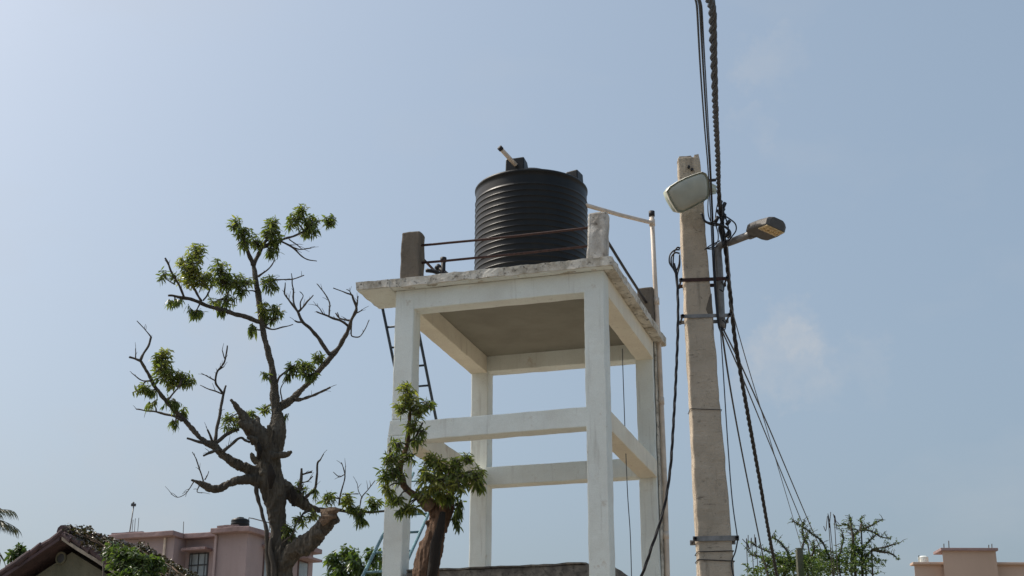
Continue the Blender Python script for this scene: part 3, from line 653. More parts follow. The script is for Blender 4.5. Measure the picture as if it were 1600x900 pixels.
def clusters(spec, Y, parent, L, seed, mat='leaf', dens=1.0, wr=.25, name='leaf_cluster', limbs=None):
    """spec: list of groups; a group is a list of (cx,cy,rx,ry,tufts,droop,tint,depth)"""
    rr_ = random.Random(seed)
    for grp in spec:
        m = MB(); tw = MB()
        for (cx, cy, rx, ry, nt_, droop, tint, dp) in grp:
            c = at(cx, cy, Y+dp)
            if limbs:
                near = min((p_ for S_2, _ in limbs for p_ in S_2), key=lambda p_: (p_-c).length+max(0, p_.z-c.z)*.3)
                dd = (near-c).length
                if .04 < dd < 1.2:
                    md_ = near.lerp(c, .5)+Vector((rr_.uniform(-.1,.1), rr_.uniform(-.1,.1), rr_.uniform(-.02,.16)))*dd
                    b_ = MB(); b_.tube(spline([near, md_, c], 5), [.013-.0008*i for i in range(11)], 6); b_.build('branch', 'bark_limb', parent, True)
            ax_ = pxw(c, rx); az = pxw(c, ry); ay = max(ax_, az)*.9
            for i in range(int(nt_*dens+.5)):
                q = rand_in(rr_); p = c+Vector((q.x*ax_, q.y*ay, q.z*az))*1.12
                axis = (Vector((q.x*.5+rr_.uniform(-.4,.4), q.y*.5+rr_.uniform(-.4,.4), .55+q.z*.3-droop*1.4))).normalized()
                tv = min(1, max(0, tint+rr_.uniform(-.22,.22)))
                Ls = L*rr_.uniform(.7, 1.7); sz = rr_.uniform(.75, 1.15)
                b0_ = p-axis*Ls*.6; bend = Vector((rr_.uniform(-.3,.3), rr_.uniform(-.3,.3), rr_.uniform(-.1,.3)))*Ls*.3
                tw.tube([c+(b0_-c)*.15, c.lerp(b0_, .6)+Vector((0,0,-.015)), b0_, (b0_+p)*.5+bend, p], [.006,.005,.005,.004,.003], 4)
                k = rr_.randint(7, 12); a = rr_.uniform(0, 6.28)
                s1 = axis.cross(Vector((.3,.9,.1))).normalized(); s2 = axis.cross(s1)
                for j in range(k):
                    f_ = (j+rr_.random())/k; a += 2.4+rr_.uniform(-.35,.35); q_ = b0_.lerp(p, f_)+bend*4*f_*(1-f_)
                    d = axis*(.05+.45*f_+rr_.uniform(-.2,.25))+(s1*math.cos(a)+s2*math.sin(a))*rr_.uniform(.5,1.1)+Vector((0,0,-.08-droop-rr_.uniform(0,.5)))
                    ll = L*sz*rr_.uniform(.55,1.25)*(1-.25*f_)
                    m.leaf(q_, d, ll, ll*wr*rr_.uniform(.8,1.3), max(.001, min(1, tv+rr_.uniform(-.25,.28))), .12+droop*.2+rr_.uniform(-.1,.2))
        o = m.build(name, mat, parent, False, kind='stuff', fix=False)
        tw.build('leaf_stalks', 'twig', o, False, kind='stuff', fix=False)

# --- big pollarded mango tree left of the tower
MY = 17.55
mt = thing('mango_tree', 'tall pollarded tree with gnarled trunk and half bare limbs left of the tower', 'tree', Vector((at(441, 1236, MY).x, MY, 0)))
gz = at(441, 1236, MY)
thick = [
 ([(446,1560,96),(444,1300,76),(443,1100,56),(442,960,44),(441,900,36),(439,860,32),(436,826,25),(432,793,32),(425,761,42),(419,735,40),(419,712,36),(421,697,31)], 0, 0),
 ([(424,735,30),(428,700,30),(434,662,25),(431,640,18),(428,600,12),(425,575,11),(418,545,10),(412,520,10),(409,500,10),(405,470,9),(400,440,9),(396,414,8)], 0, .25),
 ([(416,720,26),(411,688,30),(394,668,27),(383,655,17),(374,641,11),(366,631,8),(360,624,5)], -.05, -.3),
 ([(402,680,20),(400,664,14),(403,652,7)], -.1, -.12), ([(388,668,18),(379,664,12),(374,657,6)], -.2, -.3), ([(415,692,16),(421,676,11),(419,664,6)], -.1, -.2), ([(398,690,14),(392,684,9),(386,684,4)], -.2, -.35),
 ([(402,722,14),(396,716,10),(392,708,5)], -.2, -.3), ([(360,722,14),(357,714,10),(352,710,6)], -.2,-.25),
 ([(432,672,16),(434,641,15),(448,630,13),(460,620,11),(481,599,10),(508,569,9),(521,553,9)], .05, .45),
 ([(420,745,26),(393,735,19),(367,724,17),(351,713,14),(335,697,13)], 0, -.3),
 ([(335,697,13),(316,687,9),(289,657,8.5),(268,636,7.5),(244,607,6.5),(231,583,5.5),(220,564,5)], -.3, -.7),
 ([(412,752,26),(390,749,17),(364,753,14),(338,764,14),(319,758,11),(308,753,7),(299,750,4)], -.05, -.45),
 ([(424,712,15),(441,711,12),(449,709,11),(455,706,6)], -.1, -.3),
 ([(428,752,26),(440,760,24),(456,772,30),(470,784,24),(480,792,16),(496,797,11)], 0, .25),
 ([(440,890,26),(456,866,28),(470,856,32),(484,846,33),(500,830,32),(512,816,29),(523,808,22)], -.05, -.5),
]
LIMBS = grow(thick, MY, 0); solid(LIMBS, 'trunk', 'bark', mt, .010, .085, 7.5, True, 3)
# torn end of the lopped limb
e1 = at(526, 808, MY-.5); m = MB()
for k in range(9):
    p = e1+Vector((rnd.uniform(-.10,.0), rnd.uniform(-.08,.08), rnd.uniform(-.12,.10))); dv = Vector((.9, -.1, .35+rnd.uniform(-.35,.3))).normalized()
    m.tube([p-dv*.10, p, p+dv*rnd.uniform(.04,.10)], [.05,.045,.012], 6)
m.build('torn_end', 'bark_cut', mt)
thin = [
 ([(403,748,9),(400,765,7),(403,780,6),(408,795,5.5),(412,810,5),(416,826,6),(417,845,7),(418,862,9),(420,885,10),(425,930,10),(432,1000,8)], -.10, -.10), ([(424,840,5),(423,860,8),(426,880,9),(430,930,9),(436,980,6)], -.16, -.16),
 ([(396,414,8),(391,402,6.5),(386,390,5.5),(381,378,4)], .25, .1), ([(396,414,8),(401,404,7),(408,390,6),(413,380,5),(425,368,4)], .25, .4),
 ([(411,386,5.5),(424,380,4.5),(437,376,4),(452,371,3.5),(467,365,3),(480,357,2.5)], .35, .6),
 ([(437,376,3.5),(448,381,3),(457,386,3),(469,398,2.5),(481,406,2),(495,408,1.5)], .45, .6), ([(457,386,2.5),(468,390,2),(486,388,1.5)], .5, .4), ([(452,374,2),(462,380,1.8),(470,388,1.3)], .5,.6),
 ([(403,432,4),(415,424,2.5),(424,415,2.2),(428,408,1.5)], .2, .1), ([(408,440,3),(425,438,3),(440,437,2),(458,436,2),(475,430,1.5)], .2, 0), ([(408,505,4),(425,515,2.5),(445,511,2),(457,507,1.5)], .2, .1),
 ([(409,500,8),(401,502,8),(385,496,7.5),(367,491,7),(350,486,7),(332,481,6.5),(313,473,6),(298,468,5.5),(284,465,5),(270,462,4),(263,461,3)], .2, -.35),
 ([(287,463,4),(281,447,4),(273,435,3.5),(265,418,3.5),(258.5,402,3)], -.3,-.5), ([(315,470,4),(305,455,3.5),(297,440,3),(292,428,2.5)], -.2,-.1), ([(274,445,2.2),(264,439,1.8),(256,434,1.4)], -.4,-.3), ([(318,470,3),(324,460,2.5),(332,440,2),(340,425,2)], -.2, 0), ([(345,482,3),(352,468,2.5),(360,452,2),(372,442,2)], 0,.2),
 ([(521,553,9),(513,551,7),(504,538,6),(495,524,6),(484,513,5),(473,503,5),(465,488,4.5)], .45, .3), ([(473,503,3.5),(466,503,3),(461,501,2)], .3,.25), ([(465,488,4),(456,476,3),(448,464,2.8),(444.5,456,2.5),(446,442,1.6)], .3,.1), ([(464,486,3.5),(459,474,3),(458,455,2.5),(456,440,2),(455,428,1.4)], .3,.4), ([(465,488,4),(474,479,3),(482,470,2.6),(489,462,1.8)], .3,.5), ([(469,484,2.5),(470,472,2),(474,462,1.6),(468,455,1.2)], .3,.3),
 ([(521,553,9),(528,545,8),(540,525,7),(546,510,6),(549,500,5.5),(554,490,5),(556,480,4.5),(552,466,3.5),(550,460,3),(540,457,2.2),(521,450,1.6)], .45, .2), ([(556,482,3),(558,470,2.4),(559,462,1.6)], .3,.3), ([(550,461,2),(546,455,1.6),(541,452,1.1)], .2,.1), ([(545,509,4.5),(538,504,4),(526,498,3.5),(513,495,3.2),(503,491,2.8),(494,487,2)], .4,.1), ([(513,495,3),(515,484,2.4),(514.5,474,2.4),(508,460,1.9),(496,443,1.4)], .25,.35), ([(506,492,2),(499,482,1.5),(494,477,1.2)], .2,.1),
 ([(549,500,4),(540,499,3),(530,496,2.5),(524,489,2)], .4,.5), ([(549,502,3),(549,514,2.4),(549,525,2.2),(561,526,2),(569,516,1.7),(577,500,1.3)], .4,.6), ([(556,490,2.5),(563,486,1.8),(566,483,1.2)], .4,.4), ([(530,496,2),(527,488,1.5)], .4,.4),
 ([(460,624,7),(475,623,5),(489,618,4.5),(503,612,4),(516,605,3.5)], .2,.5), ([(490,592,4),(496,580,3),(505,570,2.5)], .3,.1), ([(432,600,4),(438,588,3),(450,578,2.5),(462,570,2)], .1,-.1), ([(440,626,2.5),(438,608,1.8),(445,596,1.3)], .1,0),
 ([(220,564,5),(211,561,4),(201,558.5,3)], -.7,-.75), ([(220,564,4.5),(226,550,4),(231,540,3.5),(236,526,3)], -.7,-.6), ([(236,526,2.2),(226,514,1.6),(214,501,1.2)], -.6,-.6), ([(212,561,2.2),(212,553,1.6),(212,545,1.4)], -.7,-.7), ([(284,657,5),(270,650,4),(252,645,3.5),(232,642,2.6),(213,639,2)], -.5,-.35), ([(237,596,3),(222,594,2),(206,583,1.3)], -.6,-.6), ([(250,600,3),(256,588,2.5),(262,570,2)], -.6,-.5), ([(262,625,3),(272,612,2.5),(284,598,2)], -.6,-.8),
 ([(335,697,8),(324,693,6),(308,689,4.5),(292,685,3)], -.3,-.5), ([(335,695,7),(337,680,5.5),(342,655,5),(346,635,4.5),(349,617,4.5),(353,603,3)], -.3,-.15), ([(349,617,4),(342,607,3.5),(337,599,3.5),(338,588,3.3),(341,578,3.2),(348,570,3),(351,563,2.6),(354,552,2.4),(355,540,1.8)], -.2,-.4), ([(347,616,2.4),(330,609,1.8),(313,602,1.2)], -.2,-.1), ([(338,596,2.2),(328,590,1.6),(314,583,1)], -.25,-.3), ([(341,578,2.4),(350,573,1.8)], -.3,-.3), ([(351,560,2),(347,548,1.4)], -.3,-.3),
 ([(338,692,7),(350,682,5.5),(362,674,5),(373,670,4.5)], -.3,-.2), ([(332,690,5),(328,682,4),(324,671,2.5)], -.3,-.4), ([(348,706,6),(358,697,5),(367,689,4.5),(377,684,4.5),(384,689,4),(391,691,4)], -.35,-.2), ([(346,703,5),(330,706,4.5),(318,712,3)], -.3,-.55),
 ([(317,752,2.6),(313,735,2),(307,718,1.8),(300,706,1.2)], -.4,-.45), ([(319,750,2.2),(324,742,1.6),(326,736,1.1)], -.4,-.4), ([(303,752,2),(296,764,1.4),(288,773,1.2),(277,777,1),(267,772,.9)], -.45,-.5), ([(312,758,2),(308,768,1.4),(316,770,1.1)], -.45,-.45),
 ([(496,797,10),(510,797,7),(524,797,6),(540,799,5),(556,801,4.5),(575,800,4),(600,799,3.5),(640,797,2.5)], .25,.55), ([(467,768,7),(470,755,5),(471,740,4),(471,731,3)], .05,.05), ([(471,741,3),(479,739,2.5),(487,738,1.6)], .05,0), ([(476,778,6),(484,770,5),(493,761,4.5),(495,742,4),(495.5,724,3),(500,718,2.4),(506,709,1.6)], .1,.1), ([(471,755,2.6),(480,752,2),(488,744,1.5)], .1,.2),
 ([(530,790,3),(532,772,2.4),(537,756,2.2),(539,743,2),(537,732,1.4),(533,722,1)], .3,.3), ([(538,742,1.6),(530,745,1.4),(521,737,1)], .3,.3), ([(539,745,1.5),(540,735,1.2),(540,728,1)], .3,.3), ([(562,795,2.4),(565,778,2),(575,765,1.6),(586,751,1.1)], .35,.5), ([(566,778,1.4),(560,768,1.1),(558,755,.9)], .35,.3), ([(560,772,1.6),(545,772,1.2),(535,773,1)], .35,.3),
 ([(455,840,4),(462,820,3),(472,806,2.6),(478,798,2)], -.1,.1), ([(440,850,3),(455,838,2.5),(462,828,2)], -.2,-.3),
]
TH_ = grow(thin, MY, 0); LIMBS = LIMBS+TH_; tubes(TH_, 'branch', 'bark_limb', mt, 2)
for (px, py, dp, s) in ((424,745,-.24,1.0),(406,705,-.22,.7),(459,776,.0,.8)):
    q = at(px, py, MY+dp); m = MB(); 
    m.tube([q+Vector((0,-.03,-.16*s)), q+Vector((.01,-.05,0)), q+Vector((-.02,-.03,.15*s))], [.02*s,.055*s,.02*s], 8); m.build('hollow', 'bark_hollow', mt, True)
A_ = [[(308,392,16,12,9,0,.62,-.3),(298,410,20,14,13,0,.66,-.3),(300,430,22,14,13,0,.72,-.2),(320,432,18,14,9,.1,.6,-.2)],
 [(345,418,15,16,9,0,.45,0),(350,440,20,13,11,.1,.42,0),(377,437,18,12,11,.05,.38,.1),(352,466,26,10,8,.3,.35,0),(382,455,10,9,3,.4,.3,.1)],
 [(256,428,8,6,3,.1,.4,-.4),(272,428,6,6,2,.1,.4,-.4)], [(272,472,14,6,4,.6,.25,-.3),(305,490,16,6,5,.6,.28,-.2),(345,488,10,5,2,.6,.3,0)],
 [(369,346,11,8,5,0,.4,.1),(379,362,14,10,7,.1,.38,.1),(382,378,10,8,4,.2,.34,.1),(400,375,11,11,7,.1,.36,.2)],
 [(425,347,9,11,7,0,.4,.4),(423,366,15,12,11,.05,.38,.4),(432,378,12,8,5,.2,.32,.4),(424,394,14,7,5,.5,.22,.4)],
 [(471,326,9,9,6,0,.45,.5),(461,342,13,11,9,.1,.42,.5),(484,345,14,11,9,.1,.38,.6),(480,361,20,6,7,.4,.28,.6),(516,344,11,8,8,.1,.36,.7)],
 [(420,436,11,10,6,.1,.36,.1),(422,449,10,7,3,.5,.28,.1)], [(412,483,9,13,5,.1,.6,.15),(432,484,13,11,6,.2,.32,.2),(426,500,12,9,4,.5,.26,.2),(395,514,5,12,3,.7,.22,.1)],
 [(254,555,13,13,9,0,.68,-.6),(254,572,18,12,12,.05,.66,-.6),(268,588,20,14,14,.1,.55,-.6),(290,592,14,11,8,.2,.42,-.6)],
 [(222,604,11,6,5,.2,.55,-.65),(236,612,10,8,3,.5,.4,-.6),(240,632,9,6,2,.6,.3,-.5),(268,632,14,12,5,.5,.26,-.5),(284,645,9,10,4,.5,.28,-.4),(274,662,8,7,2,.7,.3,-.4)],
 [(362,652,16,9,7,.1,.5,-.15),(394,646,15,6,4,.1,.45,0),(414,636,9,6,3,0,.5,.1),(444,654,4,9,2,.6,.3,.1),(360,668,10,5,2,.4,.4,-.2)],
 [(457,573,12,9,6,.15,.3,0),(476,570,15,10,9,.1,.34,.2),(497,559,11,8,6,.1,.34,.3),(484,586,15,7,6,.5,.24,.2),(415,586,5,4,2,.5,.3,0),(450,588,7,5,2,.6,.25,0)],
 [(472,762,12,15,4,.3,.2,.1),(495,768,8,12,2,.4,.25,.1)], [(514,778,10,9,5,.1,.35,.25),(542,780,11,10,7,.1,.55,.3),(555,795,16,7,6,.4,.32,.35),(564,812,9,10,5,.7,.2,.35),(583,784,11,10,5,.3,.3,.45)],
 [(452,826,11,12,5,.3,.25,-.15),(470,810,10,8,4,.2,.5,.05),(456,842,9,8,3,.4,.2,-.2),(490,800,10,6,3,.1,.6,0)]]
rr_ = random.Random(77); fine_tw = []
for S, Rr in TH_:
    if Rr[0] > .03: continue
    for i in range(3, len(S)):
        if rr_.random() < .22:
            dv = ((S[i]-S[i-1]).normalized()+Vector((rr_.uniform(-1,1), rr_.uniform(-1,1), rr_.uniform(-.5,1)))*.9).normalized(); l_ = rr_.uniform(.03,.14)
            fine_tw.append(([S[i], S[i]+dv*l_*.5+Vector((0,0,.006)), S[i]+dv*l_], [.004,.003,.002]))
tubes(fine_tw, 'twigs', 'bark_limb', mt, 0, True)
clusters(A_, MY, mt, .098, 21, 'leaf', 2.6, .23, limbs=LIMBS)

# --- smaller sprouting mango stump in front of the tower
SY = 15.7
st = thing('mango_stump', 'lopped reddish tree trunk sprouting dense leaves before the front-left column', 'tree', Vector((at(668, 1236, SY).x, SY, 0)))
sth = [([(655,1600,88),(660,1200,60),(662,1000,52),(664,930,46),(667,885,41),(674,855,38),(681,830,34),(687,806,34),(690,788,30),(692,772,20)], 0, 0),
       ([(690,830,20),(699,806,20),(703,785,15),(704,760,10),(702,735,7)], .05, -.05),
       ([(680,800,20),(668,788,17),(650,775,13),(636,764,12),(627,748,13),(624,735,12),(629,715,10),(636,696,9),(639,666,7),(641,640,5)], 0, -.15)]
SL_ = grow(sth, SY, 0); solid(SL_, 'trunk', 'bark_red', st, .012, .028, 8, True, 9)
q0 = [at(x, y, SY-.24) for x, y in ((692,800),(688,825),(681,850),(678,880),(672,920))]
m = MB(); m.tube(q0, [.03,.05,.06,.06,.05], 8); m.build('hollow', 'bark_hollow', st, True)
q = at(667, 786, SY-.12); m = MB(); m.tube([q+Vector((.03,.03,-.02)), q, q+Vector((-.025,-.05,.02))], [.09,.085,.05], 10); m.build('cut_face', 'bark_cut', st)
tubes(grow([([(636,696,5),(650,680,3.5),(660,660,3)], -.1,-.2), ([(624,735,6),(612,715,4),(608,695,3)], -.1,-.2), ([(700,760,5),(718,745,4),(740,735,3)], 0,-.2), ([(700,750,5),(685,735,4),(672,725,3)], 0,-.3), ([(703,790,4),(716,800,3),(722,815,2)], 0,0), ([(560,801,3),(563,795,2)], 1.9,1.9)][:5], SY, 0), 'branch', 'bark_limb', st, 5)
S_ = [[(637,604,11,9,8,0,.70,-.2),(640,622,15,12,13,0,.66,-.2),(628,636,12,9,7,.1,.6,-.2),(650,640,14,10,9,.1,.5,-.2),(668,628,8,8,5,.1,.36,-.2)],
 [(643,662,14,12,8,.15,.42,-.2),(660,672,10,10,5,.3,.35,-.2),(652,688,11,9,5,.3,.4,-.2),(640,712,9,13,4,.3,.4,-.15)],
 [(622,692,12,9,7,.1,.42,-.25),(610,712,13,13,11,.1,.4,-.25),(601,738,10,12,9,.2,.36,-.25),(620,738,12,15,11,.2,.32,-.2),(605,762,10,9,6,.3,.5,-.2)],
 [(622,778,14,10,8,.2,.42,-.2),(640,790,14,9,8,.3,.36,-.15),(628,800,10,7,4,.5,.3,-.15),(655,770,10,10,5,.2,.45,-.2)],
 [(668,716,12,9,8,0,.55,-.25),(686,722,18,11,14,0,.72,-.25),(668,742,16,13,13,.1,.66,-.3),(690,748,20,14,18,.1,.72,-.3),(672,766,14,10,9,.2,.58,-.25),(690,770,14,9,8,.3,.5,-.2)],
 [(712,722,16,9,10,0,.5,-.25),(730,712,9,9,6,0,.45,-.2),(722,738,18,12,14,.1,.58,-.3),(744,740,15,12,11,.1,.48,-.25),(750,757,11,10,7,.4,.34,-.2),(718,756,16,9,9,.3,.5,-.25)],
 [(704,780,12,9,5,.5,.2,-.15),(719,792,7,12,4,.6,.12,-.1),(714,815,8,11,5,.7,.1,-.05),(720,800,5,9,3,.7,.1,-.1)]]
clusters(S_, SY, st, .106, 33, 'leaf', 1.45, .21, limbs=SL_)

# --- leafy tree far behind, between the big tree and the tower
BY = 25.0
c = at(556, 905, BY)
bt = thing('leafy_tree', 'low leafy tree top showing between the gnarled tree and the tower', 'tree', Vector((c.x, BY, 0)))
solid([(spline([(c.x-.1,BY,0), (c.x,BY,1.2), (c.x+.1,BY,2.6), (c.x,BY,c.z)], 5), [.16-.007*i for i in range(16)])], 'trunk', 'bark', bt, .025, .03, 6, False, 4)
tubes([(spline([(c.x+.05,BY,2.4), (c.x+a_*.5,BY+b_*.5,3.2), (c.x+a_,BY+b_,4.0)], 5), [.05-.003*i for i in range(11)]) for a_, b_ in ((-.5,.2),(.5,-.1),(.2,.5),(-.1,-.5))], 'branch', 'bark_limb', bt)
clusters([[(522,872,15,10,14,.1,.4,0),(545,862,15,10,14,.1,.45,0),(560,878,20,14,20,.2,.4,-.2),(585,866,16,11,14,.1,.35,.2),(535,890,24,14,22,.2,.3,0),(575,896,24,14,22,.2,.3,.1),(556,920,34,18,30,.2,.25,0)]], BY, bt, .16, 44, 'leaf_bush', 1.2, .34, 'crown')

# --- thorny bushes at the right of the pole
def bush(name, label, Y, mains, seed, nsub, mass, baseline):
    rr_ = random.Random(seed); xs_ = [p[0][0] for p in mains]
    cx_ = sum(xs_)/len(xs_); b = at(cx_, 900, Y)
    o = thing(name, label, 'bush', Vector((b.x, Y, 0)))
    limbs = []; tips = []
    for pts in mains:
        d1 = rr_.uniform(-.5,.5); n_ = len(pts)
        P = [at(x, y, Y+d1*i/n_) for i, (x, y) in enumerate(pts)]; S = spline(P, 6)
        Rr = [.020*(1-.75*i/len(S)) for i in range(len(S))]; limbs.append((S, Rr)); 
        root = Vector((b.x+(S[0].x-b.x)*.3, Y, 0)); mid = root.lerp(S[0], .6)+Vector((0,0,.1))
        limbs.append((spline([root, mid, S[0]], 6), [.022-.0008*i for i in range(13)]))
        for p in S[1:]:
            for k in range(nsub):
                if rr_.random() < .75:
                    dv = Vector((rr_.uniform(-1,1), rr_.uniform(-1,1), rr_.uniform(-.3,1))).normalized(); l_ = rr_.uniform(.03,.14)
                    q = p+dv*l_; limbs.append(([p, p+dv*l_*.5+Vector((0,0,.01)), q], [.005,.004,.002])); tips += [p.lerp(q, f_) for f_ in (.4,.7,1)]
        for i_ in range(2, len(S)-1):
            for f_ in (.0,.25,.5,.75): tips.append(S[i_].lerp(S[i_+1], f_))
    tubes(limbs, 'twigs', 'bark_limb', o, 0, True)
    m = MB()
    for t in tips:
        for k in range(2 if rr_.random() < .55 else 0):
            dv = Vector((rr_.uniform(-1,1), rr_.uniform(-1,1), rr_.uniform(-.6,.8))).normalized(); L_ = rr_.uniform(.018,.042)
            m.leaf(t+dv*.004, dv, L_, L_*.45, max(.01, rr_.random()), .15)
    for (px, py, rx, ry, n_) in mass:
        cc = at(px, py, Y); a_ = pxw(cc, rx); z_ = pxw(cc, ry)
        for k in range(n_):
            q = rand_in(rr_); p = cc+Vector((q.x*a_, q.y*a_*.8, q.z*z_))
            ax2 = Vector((rr_.uniform(-1,1), rr_.uniform(-1,1), rr_.uniform(-.3,.7))).normalized()
            for j in range(12):
                dv = (ax2*.5+Vector((rr_.uniform(-1,1), rr_.uniform(-1,1), rr_.uniform(-.6,.8)))).normalized(); L_ = rr_.uniform(.025,.06)
                m.leaf(p+ax2*(j//2)*.03, dv, L_, L_*.45, max(.01, rr_.random()*.9), .15)
    m.build('foliage', 'leaf_bush', o, kind='stuff', fix=False)
    return o
bush('thorn_bush', 'tall straggly thorn bush with arching twigs right of the pole', 21.0,
     [[(1300,880),(1285,848),(1272,836),(1259,827),(1246,818),(1238,814)], [(1330,885),(1332,853),(1333,838),(1331,828),(1322,820),(1311,822)], [(1333,836),(1345,829),(1361,830),(1374,838),(1390,842)], [(1345,829),(1352,826),(1366,819),(1379,811)], [(1345,829),(1346,820),(1344,810)], [(1331,828),(1330,818),(1329,808)], [(1352,870),(1364,859),(1384,855),(1407,848)], [(1362,860),(1380,862),(1394,866),(1404,875)], [(1345,860),(1358,846),(1368,836)], [(1310,870),(1318,845),(1314,828)], [(1262,850),(1254,835),(1256,812)]],
     5, 2, [(1296,872,28,10,44),(1334,863,15,12,46),(1350,876,24,10,46),(1310,889,62,12,170),(1282,866,13,8,12),(1338,848,8,8,8)], 900)
bush('thorn_bush', 'low green thorn bush around the short post beside the hanging cables', 20.0,
     [[(1240,890),(1230,862),(1218,846),(1206,839)], [(1225,892),(1212,868),(1196,860),(1176,850)], [(1200,892),(1190,872),(1176,868),(1168,860)], [(1250,888),(1252,860),(1258,842),(1262,836)], [(1262,885),(1272,858),(1270,846)]],
     8, 2, [(1213,876,18,8,44),(1238,880,24,9,60),(1264,875,18,8,40),(1230,894,62,11,180)], 900)
m = MB()
tw_ = [[(1297,848),(1296,825),(1298,800)], [(1306,850),(1308,828),(1302,803)], [(1300,850),(1290,830),(1287,822)], [(1168,885),(1169,860),(1169,836)], [(1177,885),(1172,858),(1160,842)], [(1184,885),(1180,855),(1179,835)]]
db = thing('dry_weeds', 'thin leafless dry stalks standing among the thorn bushes', 'weeds', Vector((at(1290,900,20.5).x, 20.5, 0)))
for t_ in tw_:
    P = [at(a, b, 20.5) for a, b in t_]; m = MB(); m.tube(spline([Vector((P[0].x, 20.5, 0))]+P, 6), .006, 5); m.build('stalk', 'twig', db)

# short post in the bush
q = at(1247.5, 858, 19.4); hw = pxw(q, 5.2)
m = MB(); m.hexa([(q.x-hw,19.3,0),(q.x+hw,19.3,0),(q.x+hw,19.42,0),(q.x-hw,19.42,0),(q.x-hw*.9,19.3,q.z),(q.x+hw*.9,19.3,q.z),(q.x+hw*.9,19.42,q.z+.01),(q.x-hw*.9,19.42,q.z-.01)], (3,3,20), .006, 6, 71)
tag(m.build('fence_post', 'mossy_post', None, bevel=.01), 'short mossy grey concrete post standing in the low bush', 'post')

# ------------------------------------------------------------------ pink house
HP = -.35; hc, hs_ = math.cos(HP), math.sin(HP)
Cn = at(385, 826, 48); ZR = Cn.z
def Hh(p, q, z): return Vector((Cn.x+p*hc-q*hs_, Cn.y+p*hs_+q*hc, z))
hn = Vector((-hs_, hc, 0)); hu = Vector((hc, hs_, 0))
def pfront(px, q=0): P = hit(px, 850, Hh(0, q, 0), hn); d = P-Hh(0, q, P.z); return d.dot(hu)
def zfront(px, py, q=0): return hit(px, py, Hh(0, q, 0), hn).z
ph = thing('pink_house', 'pink flat roofed house with projecting parapet slab behind the gnarled tree', 'house', Hh(-2, 3, 0))
HMt = Matrix(((hc, -hs_, 0), (hs_, hc, 0), (0, 0, 1))).to_4x4(); HMt.translation = (Cn.x, Cn.y, 0)
def hbox(name, mat, p, q, z, parent=None, bev=.01):
    m = MB(); m.box((p[0], q[0], z[0]), (p[1], q[1], z[1]), HMt); return m.build(name, mat, parent or ph, bevel=bev)
pl, p1, p2 = pfront(186), pfront(272), pfront(337); QD = 4.9
hbox('wall', 'pink_wall', (pl, p1), (0, QD), (0, ZR-.12)); hbox('wall', 'pink_wall', (p1+.003, p2-.003), (.75, QD-.01), (0, ZR-.12)); hbox('wall', 'pink_wall', (p2, 0), (.12, QD+.01), (0, ZR-.12))
m = MB()
def roofpiece(p, q, seed):
    mm = MB(); c = [Hh(p[0],q[0],ZR-.12), Hh(p[1],q[0],ZR-.12), Hh(p[1],q[1],ZR-.12), Hh(p[0],q[1],ZR-.12)]; mm.hexa(c+[x+Vector((0,0,.18)) for x in c], (18,12,2), .02, 1.5, seed); return mm.build('parapet_slab', 'pink_trim', ph, bevel=.02)
roofpiece((pl-.28, p1+.10), (-.28, QD+.3), 1); roofpiece((p1+.103, p2-.13), (.40, QD+.3), 2); roofpiece((p2-.127, .22), (-.20, QD+.3), 3)
hbox('pilaster', 'pink_wall', (p2-.09, p2-.004), (.05, .3), (0, ZR-.13))
def hwindow(pa_, pb_, z0_, z1_, q):
    wd = hbox('window', 'dark_frame', (pa_, pb_), (q-.03, q+.04), (z0_, z1_))
    n_ = 2; gap = .05; wv = (pb_-pa_-gap*(n_+1))/n_
    for i in range(n_):
        for j in range(3):
            zz0 = z0_+.05+j*(z1_-z0_-.05)/3; zz1 = zz0+(z1_-z0_-.05)/3-.05
            hbox('pane', 'glass_pane', (pa_+gap+i*(wv+gap), pa_+gap+i*(wv+gap)+wv), (q-.036, q-.033), (zz0, zz1), wd, 0)
    for k in range(3):
        pp = pa_+(pb_-pa_)*(k+.5)/3; hbox('grille_bar', 'dark_frame', (pp-.008, pp+.008), (q-.07, q-.054), (z0_, z1_), wd, 0)
    for zz in (z0_+.3*(z1_-z0_), z0_+.65*(z1_-z0_)): hbox('grille_bar', 'dark_frame', (pa_, pb_), (q-.074, q-.058), (zz-.008, zz+.008), wd, 0)
qa = .75; wz = zfront(312, 864, qa)
hwindow(pfront(298, qa), pfront(328, qa), wz-1.25, wz, qa)
hbox('sunshade', 'pink_trim', (p1+.12, pfront(333, qa)), (.25, .75), (wz+.03, wz+.12))
hbox('sunshade', 'pink_trim', (.004, .5), (1.1, 2.1), (wz+.15, wz+.24)); hbox('sunshade', 'pink_trim', (.004, .5), (3.6, 4.7), (wz+.1, wz+.19))
for (q0_, q1_) in ((1.25, 1.95), (3.75, 4.5)):
    m = MB(); m.box((-.01, q0_, wz-1.2), (.03, q1_, wz+.1), HMt); wd = m.build('window', 'grille_brown', ph)
    m = MB(); m.box((.031, q0_+.06, wz-1.14), (.034, q1_-.06, wz+.04), HMt); m.build('pane', 'glass_pane', wd)
m = MB(); dp_ = [Hh(p1-.35, -.05, ZR-.14), Hh(p1-.35, -.05, 0)]; m.tube(dp_, .045, 8); m.build('downpipe', 'pvc', ph)
m = MB(); m.tube([Hh(.06, 2.6, ZR-.14), Hh(.06, 2.6, 0)], .045, 8); m.build('downpipe', 'pvc', ph)
for (pa_, pb_) in ((pl-.26, pl+1.0), (p2+.1, p2+.9)):
    m = MB(); c_ = [Hh(pa_,-.16,ZR+.06), Hh(pb_,-.16,ZR+.06), Hh(pb_,-.02,ZR+.06), Hh(pa_,-.02,ZR+.06)]; m.hexa(c_+[x+Vector((0,0,.07)) for x in c_], (8,2,1), .02, 3, 9); m.build('parapet_course', 'pink_trim', ph)
